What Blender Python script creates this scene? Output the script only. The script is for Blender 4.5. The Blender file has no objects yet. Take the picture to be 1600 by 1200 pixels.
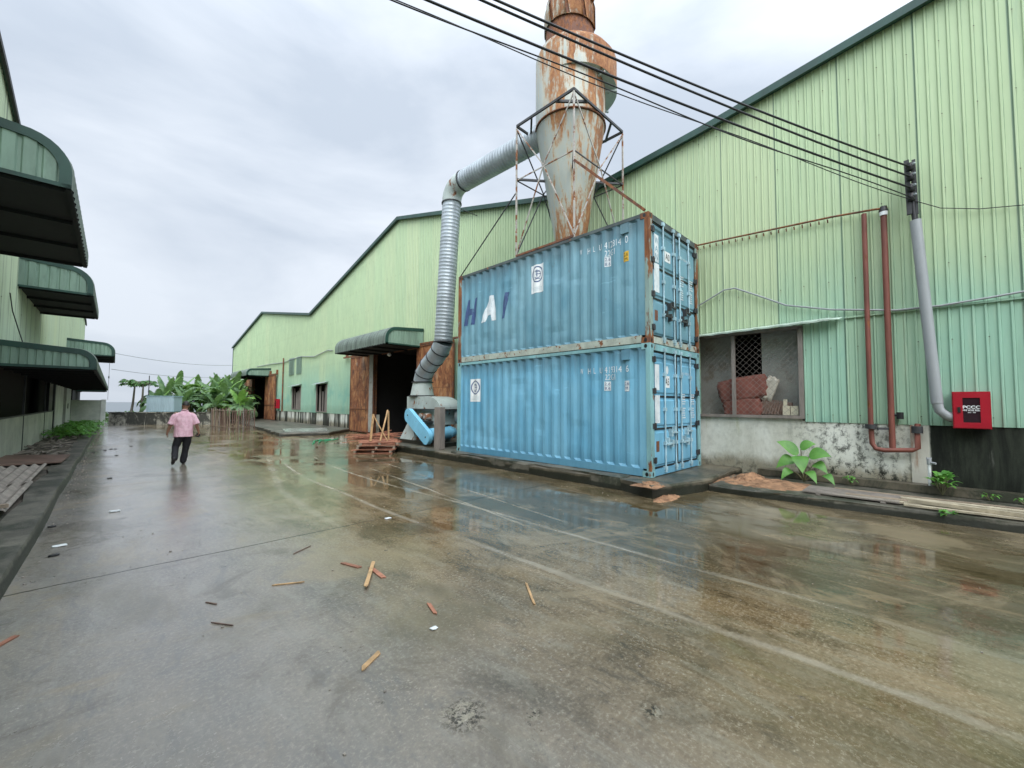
import bpy, bmesh, math, random
from mathutils import Vector, Matrix, noise as mnoise
C = bpy.context.scene.collection
sc = bpy.context.scene
R = math.radians
PI = math.pi

# ------------------------------------------------------------------ camera, sky, sun, exposure
cam_d = bpy.data.cameras.new('camera'); cam = bpy.data.objects.new('camera', cam_d); C.objects.link(cam)
sc.camera = cam
yaw, pitch, roll = 0.781272573, 0.0475281603, 0.00488633148
fw = Vector((math.sin(yaw)*math.cos(pitch), math.cos(yaw)*math.cos(pitch), math.sin(pitch)))
rt0 = Vector((math.cos(yaw), -math.sin(yaw), 0)); up0 = rt0.cross(fw)
rt = math.cos(roll)*rt0 + math.sin(roll)*up0; up = -math.sin(roll)*rt0 + math.cos(roll)*up0
cam.matrix_world = Matrix(((rt.x, up.x, -fw.x, 0), (rt.y, up.y, -fw.y, 0), (rt.z, up.z, -fw.z, 1.62), (0, 0, 0, 1)))
cam_d.sensor_fit = 'HORIZONTAL'; cam_d.sensor_width = 36; cam_d.lens = 36*644.579/1600
cam_d.clip_start = 0.05; cam_d.clip_end = 3000

SUN_EL, SUN_AZ = R(48), R(215)          # azimuth measured from +Y towards +X: behind the camera, over the left roof
w = bpy.data.worlds.new('World'); sc.world = w; w.use_nodes = True
nt = w.node_tree; nt.nodes.clear()
def wn(t, **k):
    n = nt.nodes.new(t)
    for a, b in k.items(): setattr(n, a, b)
    return n
def wl(a, b): nt.links.new(a, b)
out = wn('ShaderNodeOutputWorld'); bg = wn('ShaderNodeBackground'); wl(bg.outputs[0], out.inputs[0])
sky = wn('ShaderNodeTexSky'); sky.sky_type = 'NISHITA'; sky.sun_disc = False
sky.sun_elevation = SUN_EL; sky.sun_rotation = SUN_AZ; sky.dust_density = 3
tc = wn('ShaderNodeTexCoord'); sep = wn('ShaderNodeSeparateXYZ'); wl(tc.outputs['Generated'], sep.inputs[0])
mp = wn('ShaderNodeMapping'); mp.inputs['Scale'].default_value = (1.0, 1.0, 2.6); wl(tc.outputs['Generated'], mp.inputs[0])
n1 = wn('ShaderNodeTexNoise'); n1.inputs['Scale'].default_value = 1.7; n1.inputs['Detail'].default_value = 7; n1.inputs['Roughness'].default_value = .52; n1.inputs['Distortion'].default_value = .35
wl(mp.outputs[0], n1.inputs[0])
rp = wn('ShaderNodeValToRGB'); wl(n1.outputs[0], rp.inputs[0])
e = rp.color_ramp.elements; e[0].position = .40; e[0].color = (4.95, 5.6, 6.5, 1); e[1].position = .63; e[1].color = (6.95, 7.5, 8.25, 1)
# overcast: brighter towards the zenith and round the hidden sun, a little dimmer at the horizon
mr = wn('ShaderNodeMapRange'); mr.inputs[1].default_value = 0; mr.inputs[2].default_value = .8; mr.inputs[3].default_value = .93; mr.inputs[4].default_value = 1.22
wl(sep.outputs[2], mr.inputs[0])
sd = Vector((math.sin(SUN_AZ)*math.cos(SUN_EL), math.cos(SUN_AZ)*math.cos(SUN_EL), math.sin(SUN_EL)))
dp = wn('ShaderNodeVectorMath', operation='DOT_PRODUCT'); wl(tc.outputs['Generated'], dp.inputs[0]); dp.inputs[1].default_value = sd
mr2 = wn('ShaderNodeMapRange', interpolation_type='SMOOTHSTEP'); wl(dp.outputs['Value'], mr2.inputs[0])
mr2.inputs[1].default_value = -.1; mr2.inputs[2].default_value = 1; mr2.inputs[3].default_value = 1; mr2.inputs[4].default_value = 3.1
mm = wn('ShaderNodeMath', operation='MULTIPLY'); wl(mr.outputs[0], mm.inputs[0]); wl(mr2.outputs[0], mm.inputs[1])
vm = wn('ShaderNodeVectorMath', operation='SCALE'); wl(rp.outputs[0], vm.inputs[0]); wl(mm.outputs[0], vm.inputs['Scale'])
mx = wn('ShaderNodeMix', data_type='RGBA'); mx.inputs[0].default_value = .93
wl(sky.outputs[0], mx.inputs[6]); wl(vm.outputs[0], mx.inputs[7]); wl(mx.outputs[2], bg.inputs[0])
bg.inputs[1].default_value = 0.1
sl = bpy.data.lights.new('sun', 'SUN'); sl.energy = 1.5; sl.angle = R(40); sl.color = (1, .97, .92)
so = bpy.data.objects.new('sun', sl); C.objects.link(so); so.rotation_euler = (-sd).to_track_quat('-Z', 'Y').to_euler()
vs = sc.view_settings; vs.view_transform = 'Standard'; vs.look = 'None'; vs.gamma = 1; vs.use_curve_mapping = False; vs.exposure = 0.28

# ------------------------------------------------------------------ material helpers
class Mt:
    def __init__(s, name, rough=.6, spec=.5, metal=0.):
        s.m = bpy.data.materials.new(name); s.m.use_nodes = True; s.t = s.m.node_tree
        s.b = s.t.nodes['Principled BSDF']; s.b.inputs['Roughness'].default_value = rough
        s.b.inputs['Specular IOR Level'].default_value = spec; s.b.inputs['Metallic'].default_value = metal
        s.tc = s.n('ShaderNodeTexCoord'); s._off = None
    def n(s, t, **k):
        x = s.t.nodes.new(t)
        for a, b in k.items(): setattr(x, a, b)
        return x
    def l(s, a, b):
        if hasattr(a, 'is_output'): s.t.links.new(a, b)
        elif isinstance(a, tuple): b.default_value = (*a, 1) if len(b.default_value) == 4 and len(a) == 3 else a
        elif hasattr(b.default_value, '__len__'): b.default_value = (a,)*(len(b.default_value)-1)+(1,) if len(b.default_value) == 4 else (a,)*3
        else: b.default_value = a
    def coord(s, st=(1, 1, 1), rnd=False):
        mpn = s.n('ShaderNodeMapping'); mpn.inputs['Scale'].default_value = st; s.l(s.tc.outputs['Object'], mpn.inputs[0])
        if rnd:
            oi = s.n('ShaderNodeObjectInfo'); a = s.n('ShaderNodeVectorMath', operation='SCALE'); a.inputs[0].default_value = (37, 21, 13)
            s.l(oi.outputs['Random'], a.inputs['Scale']); b = s.n('ShaderNodeVectorMath', operation='ADD'); s.l(mpn.outputs[0], b.inputs[0]); s.l(a.outputs[0], b.inputs[1])
            return b.outputs[0]
        return mpn.outputs[0]
    def noise(s, scale, st=(1, 1, 1), detail=5, rough=.6, dist=0, rnd=True):
        x = s.n('ShaderNodeTexNoise'); x.inputs['Scale'].default_value = scale; x.inputs['Detail'].default_value = detail
        x.inputs['Roughness'].default_value = rough; x.inputs['Distortion'].default_value = dist; s.l(s.coord(st, rnd), x.inputs[0]); return x.outputs[0]
    def xyz(s):
        x = s.n('ShaderNodeSeparateXYZ'); s.l(s.tc.outputs['Object'], x.inputs[0]); return x.outputs
    def math(s, op, a, b=0., c=0.):
        x = s.n('ShaderNodeMath', operation=op); s.l(a, x.inputs[0]); s.l(b, x.inputs[1]); s.l(c, x.inputs[2]); return x.outputs[0]
    def step(s, v, a, b, lo=0., hi=1.):
        x = s.n('ShaderNodeMapRange', interpolation_type='SMOOTHSTEP'); s.l(v, x.inputs[0])
        for i, q in enumerate((a, b, lo, hi)): x.inputs[i+1].default_value = q
        return x.outputs[0]
    def mix(s, f, a, b, blend='MIX'):
        x = s.n('ShaderNodeMix', data_type='RGBA', blend_type=blend); s.l(f, x.inputs[0]); s.l(a, x.inputs[6]); s.l(b, x.inputs[7]); return x.outputs[2]
    def ramp(s, f, stops):
        x = s.n('ShaderNodeValToRGB'); s.l(f, x.inputs[0]); el = x.color_ramp.elements
        while len(el) < len(stops): el.new(.5)
        for k, (p, c) in enumerate(stops): el[k].position = p; el[k].color = (*c, 1)
        return x.outputs[0]
    def curve(s, v, pts, x0, x1, y0, y1):
        mrn = s.n('ShaderNodeMapRange'); s.l(v, mrn.inputs[0]); mrn.inputs[1].default_value = x0; mrn.inputs[2].default_value = x1
        fc = s.n('ShaderNodeFloatCurve'); s.l(mrn.outputs[0], fc.inputs['Value']); cv = fc.mapping.curves[0]
        P = sorted([((x-x0)/(x1-x0), (y-y0)/(y1-y0)) for x, y in pts])
        cv.points[0].location = P[0]; cv.points[1].location = P[-1]
        for q in P[1:-1]: cv.points.new(*q)
        fc.mapping.update()
        return s.math('MULTIPLY_ADD', fc.outputs[0], y1-y0, y0)
    def col(s, c): s.l(c, s.b.inputs['Base Color']); return s
    def rough(s, c): s.l(c, s.b.inputs['Roughness']); return s
    def bump(s, h, strength=.3, dist=.02):
        x = s.n('ShaderNodeBump'); x.inputs['Strength'].default_value = strength; x.inputs['Distance'].default_value = dist
        s.l(h, x.inputs['Height']); s.l(x.outputs[0], s.b.inputs['Normal']); return s
def k(c, f): return tuple(min(1, q*f) for q in c)
RUST = [(.2, (.05, .022, .014)), (.45, (.17, .06, .022)), (.62, (.28, .11, .04)), (.82, (.42, .23, .10))]
def paint(name, base, var=.16, rust=0., streak=(1, 1, .25), rough=.5, scale=2., grime=.3, gcol=(.06, .065, .06), metal=0., bump=.06):
    m = Mt(name, rough, metal=metal)
    c = m.mix(m.step(m.noise(scale, streak), .3, .7), k(base, 1-var), k(base, 1+var))
    if grime: c = m.mix(m.math('MULTIPLY', m.step(m.noise(scale*2.3, streak, 8, .7), .5, .75), grime), c, gcol)
    if rust:
        rn = m.noise(scale*1.6, streak, 8, .68)
        rc = m.ramp(m.noise(scale*4, streak, 6, .7), RUST)
        msk = m.step(rn, .68-rust*.42, .74-rust*.42)
        c = m.mix(msk, c, rc); m.rough(m.step(msk, 0, 1, rough, .85))
        if metal: m.l(m.step(msk, 0, 1, metal, 0), m.b.inputs['Metallic'])
    m.col(c)
    if bump: m.bump(m.noise(scale*9, (1, 1, 1), 4), bump, .02)
    return m.m
def plain(name, c, rough=.6, metal=0., var=.1, scale=6):
    m = Mt(name, rough, metal=metal); m.col(m.mix(m.step(m.noise(scale), .3, .7), k(c, 1-var), k(c, 1+var))); return m.m

M = {}
# --- wet concrete road: wheel tracks and joints are marks worn in the slab
def road_mat():
    m = Mt('wet_concrete', .3, .5); x, y, z = m.xyz()
    big = m.noise(.32, (1, 1, 1), 4, .55, .4, False); mid = m.noise(1.6, (1, .6, 1), 8, .68, .2, False); fine = m.noise(38, (1, 1, 1), 7, .8, 0, False); spk = m.noise(95, (1, 1, 1), 3, .8, 0, False)
    c = m.ramp(mid, [(.30, (.085, .066, .040)), (.5, (.195, .145, .090)), (.70, (.32, .25, .165))])
    c = m.mix(m.step(fine, .50, .62, 0, .6), c, (.46, .40, .30)); c = m.mix(m.step(spk, .56, .70, 0, .4), c, (.04, .034, .026)); sl3 = m.noise(3.2, (1.5, .55, 1), 8, .74, .7, False); c = m.mix(m.step(sl3, .50, .64, 0, .55), c, (.30, .265, .20)); c = m.mix(m.step(sl3, .46, .34, 0, .55), c, (.045, .038, .028))
    c = m.mix(m.step(fine, .46, .34, 0, .65), c, (.04, .034, .025))
    c = m.mix(m.step(x, 2.9, .6, 0, .55), c, (.30, .305, .305))  # paler towards the left: sky sheen painted into the base colour
    # damp dark area along the containers, mossy brown patches
    dx = m.math('ADD', x, m.math('MULTIPLY', m.math('SUBTRACT', mid, .5), 1.8))
    damp = m.math('MULTIPLY', m.step(dx, 3.6, 4.6), m.step(y, 16, 10))
    c = m.mix(m.math('MULTIPLY', damp, .62), c, (.055, .052, .04))
    # long brushed mop streaks running along the yard
    stk = m.noise(1.0, (4.2, .7, 1), 8, .72, 1.2, False)
    sx_ = m.step(x, 1.2, 3.4, .25, 1)
    c = m.mix(m.math('MULTIPLY', sx_, m.step(stk, .51, .66, 0, .42)), c, (.33, .255, .165)); c = m.mix(m.math('MULTIPLY', sx_, m.step(stk, .46, .32, 0, .42)), c, (.055, .042, .027))
    blot = m.noise(.75, (1, 1, 1), 7, .66, .8, False); c = m.mix(m.step(blot, .52, .62, 0, .42), c, (.33, .27, .185)); c = m.mix(m.step(blot, .46, .36, 0, .38), c, (.06, .05, .036))
    mossy = m.step(m.noise(.55, (1, .5, 1), 6, .65, .3, False), .5, .62)
    c = m.mix(m.math('MULTIPLY', mossy, .4), c, (.11, .098, .06))
    tr = []
    for pts, wd in (([(-3, 3.25), (.2, 3.24), (2.3, 3.17), (4.3, 3.13), (5.9, 3.08), (7.1, 3.13), (10, 3.22), (14, 3.9)], .035),
                    ([(-3, 3.9), (.4, 4.24), (2.1, 4.2), (5.3, 4.2), (7.8, 4.11), (10, 4.17), (14.3, 4.8)], .03),
                    ([(4.4, 2.12), (5.1, 2.19), (6.7, 2.28), (8.2, 2.39), (10.1, 2.74), (15.5, 4.0)], .075),
                    ([(3, 3.95), (5.7, 4.3), (7.7, 4.54), (11.5, 4.98)], .022),
                    ([(3, 4.5), (5.4, 4.82), (12.3, 5.72)], .02)):
        ys = [p[0] for p in pts]
        cx = m.curve(y, pts, min(ys), max(ys), 0, 8)
        cx = m.math('ADD', cx, m.math('MULTIPLY', m.math('SUBTRACT', mid, .5), .10))
        d = m.math('ABSOLUTE', m.math('SUBTRACT', x, cx))
        a = m.step(d, wd*.3, wd*1.8, 1, 0)
        a = m.math('MULTIPLY', a, m.math('MULTIPLY', m.step(y, min(ys), min(ys)+1.2), m.step(y, max(ys), max(ys)-2.5)))
        tr.append(m.math('MULTIPLY', a, m.step(m.noise(1.4, (2.5, .4, 1), 6, .7, 0, False), .34, .6, .2, .6 if wd > .05 else 1)))
    t = tr[0]
    for q in tr[1:]: t = m.math('MAXIMUM', t, q)
    t = m.math('MULTIPLY', t, m.step(y, .2, 3.2, .6, 1)); c = m.mix(m.math('MULTIPLY', t, m.step(mid, .35, .62, .25, .62)), c, (.46, .42, .345))
    # slab joints across the yard every 5.6 m, one along it
    jy = m.math('ADD', m.math('SUBTRACT', y, 5.46), m.math('MULTIPLY', m.math('SUBTRACT', m.noise(.8, (1, 1, 1), 3, .5, 0, False), .5), .12))
    jm = m.math('ABSOLUTE', m.math('SUBTRACT', m.math('FRACT', m.math('ADD', m.math('DIVIDE', jy, 5.62), .5)), .5))
    jm = m.math('MULTIPLY', jm, 5.62)
    joint = m.math('MULTIPLY', m.step(jm, .006, .018, 1, 0), m.step(y, 1, 2))
    c = m.mix(m.math('MULTIPLY', joint, .8), c, (.025, .024, .02))
    # cracks in the far slabs
    vo = m.n('ShaderNodeTexVoronoi', feature='DISTANCE_TO_EDGE'); vo.inputs['Scale'].default_value = .62
    cc = m.n('ShaderNodeVectorMath', operation='ADD'); nz = m.n('ShaderNodeTexNoise'); nz.inputs['Scale'].default_value = 1.3; nz.inputs['Detail'].default_value = 5; m.l(m.tc.outputs['Object'], nz.inputs[0]); m.l(nz.outputs['Color'], cc.inputs[0]); m.l(m.tc.outputs['Object'], cc.inputs[1]); m.l(cc.outputs[0], vo.inputs[0])
    crack = m.math('MULTIPLY', m.step(vo.outputs[0], .004, .018, 1, 0), m.math('MULTIPLY', m.step(y, 10, 12.5), m.step(x, 2.0, 3.6)))
    c = m.mix(m.math('MULTIPLY', crack, .75), c, (.02, .02, .017))
    # broken pitting
    def spot(px, py, rd):
        a = m.math('ABSOLUTE', m.math('SUBTRACT', x, px)); b = m.math('ABSOLUTE', m.math('SUBTRACT', y, py)); q = m.math('SQRT', m.math('ADD', m.math('MULTIPLY', a, a), m.math('MULTIPLY', b, b))); return m.step(q, rd*.35, rd, 1, 0)
    spots = spot(1.40, 1.75, .17)
    for q in ((1.66, 1.5, .06), (2.12, 1.08, .08)): spots = m.math('MAXIMUM', spots, spot(*q))
    c = m.mix(m.math('MULTIPLY', m.math('MULTIPLY', spots, m.step(m.noise(22, (1, 1, 1), 6, .8, .4, False), .47, .53)), .85), c, (.03, .026, .02)); c = m.mix(m.math('MULTIPLY', m.math('MULTIPLY', spots, m.step(m.noise(14, (1, 1, 1), 6, .8, .4, False), .52, .57)), .6), c, (.42, .38, .30))
    pit = m.math('MULTIPLY', m.step(m.noise(9, (1, 1, 1), 8, .8, 0, False), .60, .64), m.step(m.noise(1.15, (1, 1, 1), 2, .5, 0, False), .56, .63))
    c = m.mix(m.math('MULTIPLY', pit, .75), c, (.035, .032, .026))
    hs = m.n('ShaderNodeHueSaturation'); hs.inputs['Saturation'].default_value = 1.08; m.l(m.step(y, 2, 14, .92, 1.0), hs.inputs['Value']); m.l(c, hs.inputs['Color']); c = hs.outputs[0]
    bc = m.n('ShaderNodeBrightContrast'); bc.inputs['Contrast'].default_value = .05; bc.inputs['Bright'].default_value = .002; m.l(c, bc.inputs['Color']); c = bc.outputs[0]
    m.col(c)
    # water film
    film = m.noise(.5, (1, .45, 1), 7, .62, .5, False)
    r = m.step(film, .40, .62, .07, .24)
    near = m.step(y, 4.6, 1.5)                       # the high ground by the gate has drained
    r = m.math('ADD', r, m.math('MULTIPLY', near, .12)); m.l(.70, m.b.inputs['Specular IOR Level'])
    pud = m.math('MULTIPLY', m.step(m.noise(.9, (1, .55, 1), 6, .6, .2, False), .47, .55), m.step(dx, 2.2, 3.2))
    r = m.mix(pud, r, .045); r = m.math('ADD', r, m.math('MULTIPLY', t, .14)); r = m.math('ADD', r, m.math('MULTIPLY', m.step(fine, .5, .7), .05))
    m.rough(r)
    h = m.math('ADD', m.math('MULTIPLY', fine, .5), m.math('MULTIPLY', m.noise(5, (1, .6, 1), 4, .6, 0, False), 1.2))
    h = m.math('SUBTRACT', h, m.math('MULTIPLY', joint, 1.0)); h = m.math('SUBTRACT', h, m.math('MULTIPLY', crack, .7)); h = m.math('SUBTRACT', h, m.math('MULTIPLY', pit, 1.5))
    bs = m.n('ShaderNodeBump'); bs.inputs['Distance'].default_value = .012; m.l(m.step(pud, 0, 1, .30, .02), bs.inputs['Strength']); m.l(h, bs.inputs['Height']); m.l(bs.outputs[0], m.b.inputs['Normal'])
    return m.m
M['road'] = road_mat()
def concrete(name, lo, hi, moss=.5, mcol=(.03, .035, .022), scale=1.5, rough=.7, foot=0):
    m = Mt(name, rough); c = m.mix(m.step(m.noise(scale, (1, 1, 1), 8, .7, .2), .32, .68), lo, hi)
    c = m.mix(m.math('MULTIPLY', m.step(m.noise(scale*.9, (1, 1, .6), 8, .75, .4), .62-moss*.25, .74-moss*.25), .9), c, mcol)
    c = m.mix(m.step(m.noise(30), .6, .72, 0, .4), c, (.03, .03, .025))
    if foot:      # dark foot band: painted shade on the kerb face, moss on the slab edge
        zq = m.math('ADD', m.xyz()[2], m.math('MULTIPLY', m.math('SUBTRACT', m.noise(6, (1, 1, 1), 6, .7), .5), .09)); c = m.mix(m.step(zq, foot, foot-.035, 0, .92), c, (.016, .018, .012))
    m.col(c); m.bump(m.noise(18, (1, 1, 1), 7, .75), .5, .02); return m.m
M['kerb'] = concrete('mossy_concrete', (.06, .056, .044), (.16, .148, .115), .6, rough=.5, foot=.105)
M['slab'] = concrete('wet_slab_concrete', (.06, .052, .038), (.165, .142, .10), .6, rough=.4, foot=.165)
M['lowwall'] = concrete('pale_render', (.34, .37, .32), (.52, .55, .47), .12, (.10, .11, .08), 1.0)
M['whitewall'] = concrete('white_render', (.5, .52, .48), (.68, .70, .64), .05, (.15, .15, .12), 1.2)
M['mouldwall'] = concrete('mouldy_wall_render', (.30, .29, .24), (.46, .44, .37), .85, (.02, .022, .018), 2.0)
M['dirt'] = concrete('soil', (.045, .038, .028), (.13, .105, .075), .5, rough=.8, scale=3)
M['sand'] = concrete('orange_sand', (.16, .085, .045), (.40, .22, .12), .3, (.08, .04, .02), 5, .9)
def plinth_mat():
    m = Mt('mouldy_plinth', .9, .15); x, y, z = m.xyz()
    n = m.noise(1.3, (1, 1, .5), 8, .72, .3, False); st = m.noise(2.4, (1, 1, .12), 7, .7, 0, False); sp = m.noise(7, (1, 1, .8), 8, .8, 0, False)
    c = m.mix(m.step(n, .3, .7), (.50, .50, .42), (.72, .73, .66))
    # blackened run right of the pipes (y < 0), patches elsewhere, a damp brown foot
    yb = m.math('ADD', y, m.math('MULTIPLY', m.math('SUBTRACT', n, .5), .10))
    blk = m.step(yb, .02, -.02)
    part = m.math('MULTIPLY', m.step(sp, .47, .60), m.math('ADD', m.step(m.math('ABSOLUTE', m.math('SUBTRACT', y, 1.05)), 1.3, .2, .15, .95), m.math('MULTIPLY', m.step(z, .55, .2), .5)))
    far = m.math('MULTIPLY', m.step(y, 20, 22), m.step(m.noise(.9, (1, 1, .08), 5, .8, 0, False), .46, .52))
    a = m.math('MAXIMUM', m.math('MULTIPLY', blk, m.step(st, .78, .60, .55, .99)), m.math('MAXIMUM', m.math('MULTIPLY', part, .85), m.math('MULTIPLY', far, .92)))
    c = m.mix(m.math('MULTIPLY', m.step(m.math('ADD', z, m.math('MULTIPLY', n, .5)), .85, .55), .75), c, (.20, .165, .10))
    c = m.mix(a, c, m.mix(m.step(m.noise(2.2, (1, 1.5, .25), 8, .75, .3, False), .4, .7), (.008, .010, .008), (.035, .042, .03)))
    pil = m.math('MULTIPLY', m.step(y, .0, .02), m.step(y, .25, .23)); rs = m.ramp(st, RUST)
    c = m.mix(m.math('MULTIPLY', pil, m.step(st, .5, .62, .0, .8)), m.mix(m.math('MULTIPLY', pil, .8), c, (.55, .53, .46)), rs)
    ygr = m.math('MULTIPLY', m.step(m.noise(1.6, (1, 1, .1), 5, .7, 0, False), .6, .7), m.step(y, 2.0, 3.2))
    c = m.mix(m.math('MULTIPLY', ygr, .5), c, (.32, .34, .08))
    m.col(c); m.bump(sp, .4, .02); return m.m
M['plinth'] = plinth_mat()
def sheet_mat(name, hi, lo, zsplit, dark=.0, seam=1.096, pitch=.137):
    m = Mt(name, .55, .35); x, y, z = m.xyz()
    n = m.noise(.5, (1, 1, .8), 5, .6, .3, False)
    zz = m.math('ADD', z, m.math('MULTIPLY', m.math('SUBTRACT', n, .5), 3.0))
    c = m.mix(m.step(zz, zsplit-1.2, zsplit+1.6), lo, hi)
    # each sheet has faded on its own
    cell = m.math('FLOOR', m.math('DIVIDE', y, seam)); wh = m.n('ShaderNodeTexWhiteNoise', noise_dimensions='1D'); m.l(cell, wh.inputs['W'])
    c = m.mix(m.step(wh.outputs[0], 0, 1, 0, .5), c, k(hi, .86)); c = m.mix(m.step(wh.outputs[0], .55, 1, 0, .35), c, (.64, .70, .43))
    fr = m.math('ABSOLUTE', m.math('SUBTRACT', m.math('FRACT', m.math('DIVIDE', y, seam)), .5)); c = m.mix(m.step(fr, .482, .494, 0, .75), c, k(lo, .38))
    st = m.noise(4, (1, 1.6, .10), 7, .7, 0, False); c = m.mix(m.step(st, .52, .75, 0, .32), c, k(lo, .55))
    c = m.mix(m.step(m.noise(3, (1, 2, .1), 7, .7, 0, False), .55, .75, 0, .35), c, (.72, .78, .56))
    te = m.math('MULTIPLY', m.step(m.noise(.8, (1, 1, 1), 4, .6, 0, False), .5, .66), m.step(z, 3.2, 2.0)); c = m.mix(m.math('MULTIPLY', te, .55), c, (.17, .42, .36))
    rb = m.math('FRACT', m.math('DIVIDE', y, pitch)); rg = m.math('MAXIMUM', m.step(m.math('ABSOLUTE', m.math('SUBTRACT', rb, .665)), .015, .06, 1, 0), m.step(m.math('ABSOLUTE', m.math('SUBTRACT', rb, .985)), .01, .04, .5, 0))
    c = m.mix(m.math('MULTIPLY', rg, m.step(m.noise(2.2, (1, 1, .4), 6, .65, 0, False), .3, .7, .3, .8)), c, k(lo, .38))  # rib shading painted into the colour as dark lines at the rib edges
    # dirt splashed along the lower edge
    c = m.mix(m.math('MULTIPLY', m.step(m.math('ADD', z, m.math('MULTIPLY', n, .4)), 1.75, 1.35), .25), c, (.12, .16, .10))
    fy = m.math('MULTIPLY', m.math('SUBTRACT', m.math('FRACT', m.math('DIVIDE', y, pitch*3)), .22), pitch*3); fz = m.math('MULTIPLY', m.math('SUBTRACT', m.math('FRACT', m.math('DIVIDE', m.math('ADD', z, .05), 1.32)), .12), 1.32)
    dd = m.math('SQRT', m.math('ADD', m.math('MULTIPLY', fy, fy), m.math('MULTIPLY', fz, fz)))
    c = m.mix(m.math('MULTIPLY', m.step(dd, .006, .012, 1, 0), m.step(y, 11, 5, 0, .9)), c, (.03, .035, .03)); c = m.mix(m.math('MULTIPLY', m.math('MULTIPLY', m.step(m.math('ABSOLUTE', fy), .006, .018, 1, 0), m.step(fz, -.18, 0)), m.step(fz, .01, 0, 0, .22)), c, (.16, .12, .07))
    m.col(c); m.bump(m.noise(2.2, (1, 3, .6), 4, .55, 0, False), .32, .035); return m.m
M['sheet'] = sheet_mat('green_wall_sheet', (.475, .59, .36), (.315, .52, .40), 3.4)
M['sheet_left'] = sheet_mat('pale_wall_sheet', (.55, .64, .44), (.50, .60, .46), 4)
M['trim'] = paint('dark_green_trim', (.014, .055, .040), .25, 0, (1, 1, .3), .45, 3, .35)
M['roof'] = plain('dull_roof_sheet', (.12, .2, .15))
M['can_panel'] = paint('canopy_sheet', (.215, .315, .245), .18, 0, (1, 1, .2), .5, 3, .35, (.05, .09, .06))
M['can_top'] = paint('mossy_canopy_top', (.13, .165, .135), .3, 0, (1, 1, .3), .6, 3, .75, (.05, .055, .045))
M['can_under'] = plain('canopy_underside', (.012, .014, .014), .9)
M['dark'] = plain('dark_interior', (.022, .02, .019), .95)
M['greyint'] = paint('grey_board', (.33, .33, .30), .25, 0, (1, 1, 1), .8, 1.1, .8, (.17, .12, .07))
def rustdoor():
    m = Mt('rusted_sheet_steel', .75); x, y, z = m.xyz()
    n = m.noise(1.7, (1, 1.3, .7), 10, .76, .8, True); st = m.noise(4.5, (1, 1.3, .55), 9, .78, .6)
    c = m.ramp(m.math('ADD', m.math('MULTIPLY', n, .62), m.math('MULTIPLY', st, .38)), [(.36, (.06, .022, .014)), (.44, (.17, .055, .022)), (.50, (.24, .085, .035)), (.56, (.42, .19, .075)), (.62, (.50, .34, .20))])
    c = m.mix(m.step(m.noise(1.9, (1, 1.5, .45), 7, .66, .5), .46, .68, 0, .75), c, (.46, .22, .085)); c = m.mix(m.step(m.noise(2.4, (1, 1.2, .6), 7, .66, .5), .50, .66, 0, .85), c, (.085, .034, .022)); c = m.mix(m.step(m.noise(1.6, (1, 1, .5), 6, .62, .4), .58, .72, 0, .55), c, (.42, .38, .30))
    c = m.mix(m.math('MULTIPLY', m.step(m.math('FRACT', m.math('DIVIDE', z, 1.15)), .97, .99), .5), c, (.06, .03, .02))
    m.col(c); m.bump(m.noise(14), .3, .02); return m.m
M['rustdoor'] = rustdoor()
M['rust'] = paint('brown_rust_steel', (.15, .065, .04), .35, .5, (1, 1, .5), .8, 5, .2)
M['rusty_white'] = paint('flaking_white_steel', (.40, .37, .33), .2, .42, (1, 1, 1), .6, 2.5, .2)
M['darksteel'] = paint('dark_steel', (.035, .036, .038), .3, .05, (1, 1, 1), .6, 5, .1)
M['tin'] = paint('pale_green_tin', (.45, .55, .47), .15, .06, (1, 1, 1), .45, 4, .35)
M['galv'] = paint('galvanised_duct', (.36, .40, .42), .16, .03, (1, 1, 1), .42, 2.2, .35, (.16, .17, .18), metal=.35)
M['greypaint'] = paint('grey_green_machine_paint', (.40, .45, .42), .12, .22, (1, 1, .6), .5, 2.0, .3, (.14, .15, .13))
def cyclone_mat():
    m = Mt('rust_streaked_silo_paint', .5); x, y, z = m.xyz()
    n = m.noise(1.0, (1, 1, .35), 9, .70, .5, False); st = m.noise(3.4, (1.6, 1.6, .22), 8, .72, .25, False); fl = m.noise(11, (1, 1, .6), 6, .75, .2, False)
    base = m.mix(m.step(m.noise(1.6, (1, 1, .3), 5, .6, 0, False), .3, .7), (.29, .325, .30), (.40, .42, .36))
    base = m.mix(m.step(st, .5, .68, 0, .45), base, (.56, .50, .34))
    # weather side (towards -Y) and the upper rings have rusted the most
    ang = m.math('MULTIPLY', m.math('SUBTRACT', m.math('MULTIPLY', x, .45), y), .062)
    zz = m.math('ADD', m.step(z, 4.2, 5.2, 0, .035), m.step(z, 5.7, 6.0, 0, .012)); zz = m.math('ADD', zz, m.step(z, 2.0, .6, 0, .05))
    v = m.math('ADD', m.math('ADD', m.math('MULTIPLY', n, .45), m.math('MULTIPLY', st, .55)), m.math('ADD', ang, zz))
    v = m.math('ADD', v, m.math('MULTIPLY', m.math('SUBTRACT', fl, .5), .16))
    rc = m.ramp(m.math('ADD', m.math('MULTIPLY', fl, .5), m.math('MULTIPLY', st, .5)), [(.34, (.07, .028, .018)), (.46, (.19, .072, .028)), (.56, (.32, .14, .052)), (.68, (.44, .27, .13))])
    msk = m.step(v, .49, .575)
    halo = m.step(v, .44, .55, 0, .75); base = m.mix(halo, base, (.44, .37, .24))
    m.col(m.mix(msk, base, rc)); m.rough(m.step(msk, 0, 1, .42, .85)); m.bump(fl, .25, .02); return m.m
M['cyclone'] = cyclone_mat()
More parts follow.
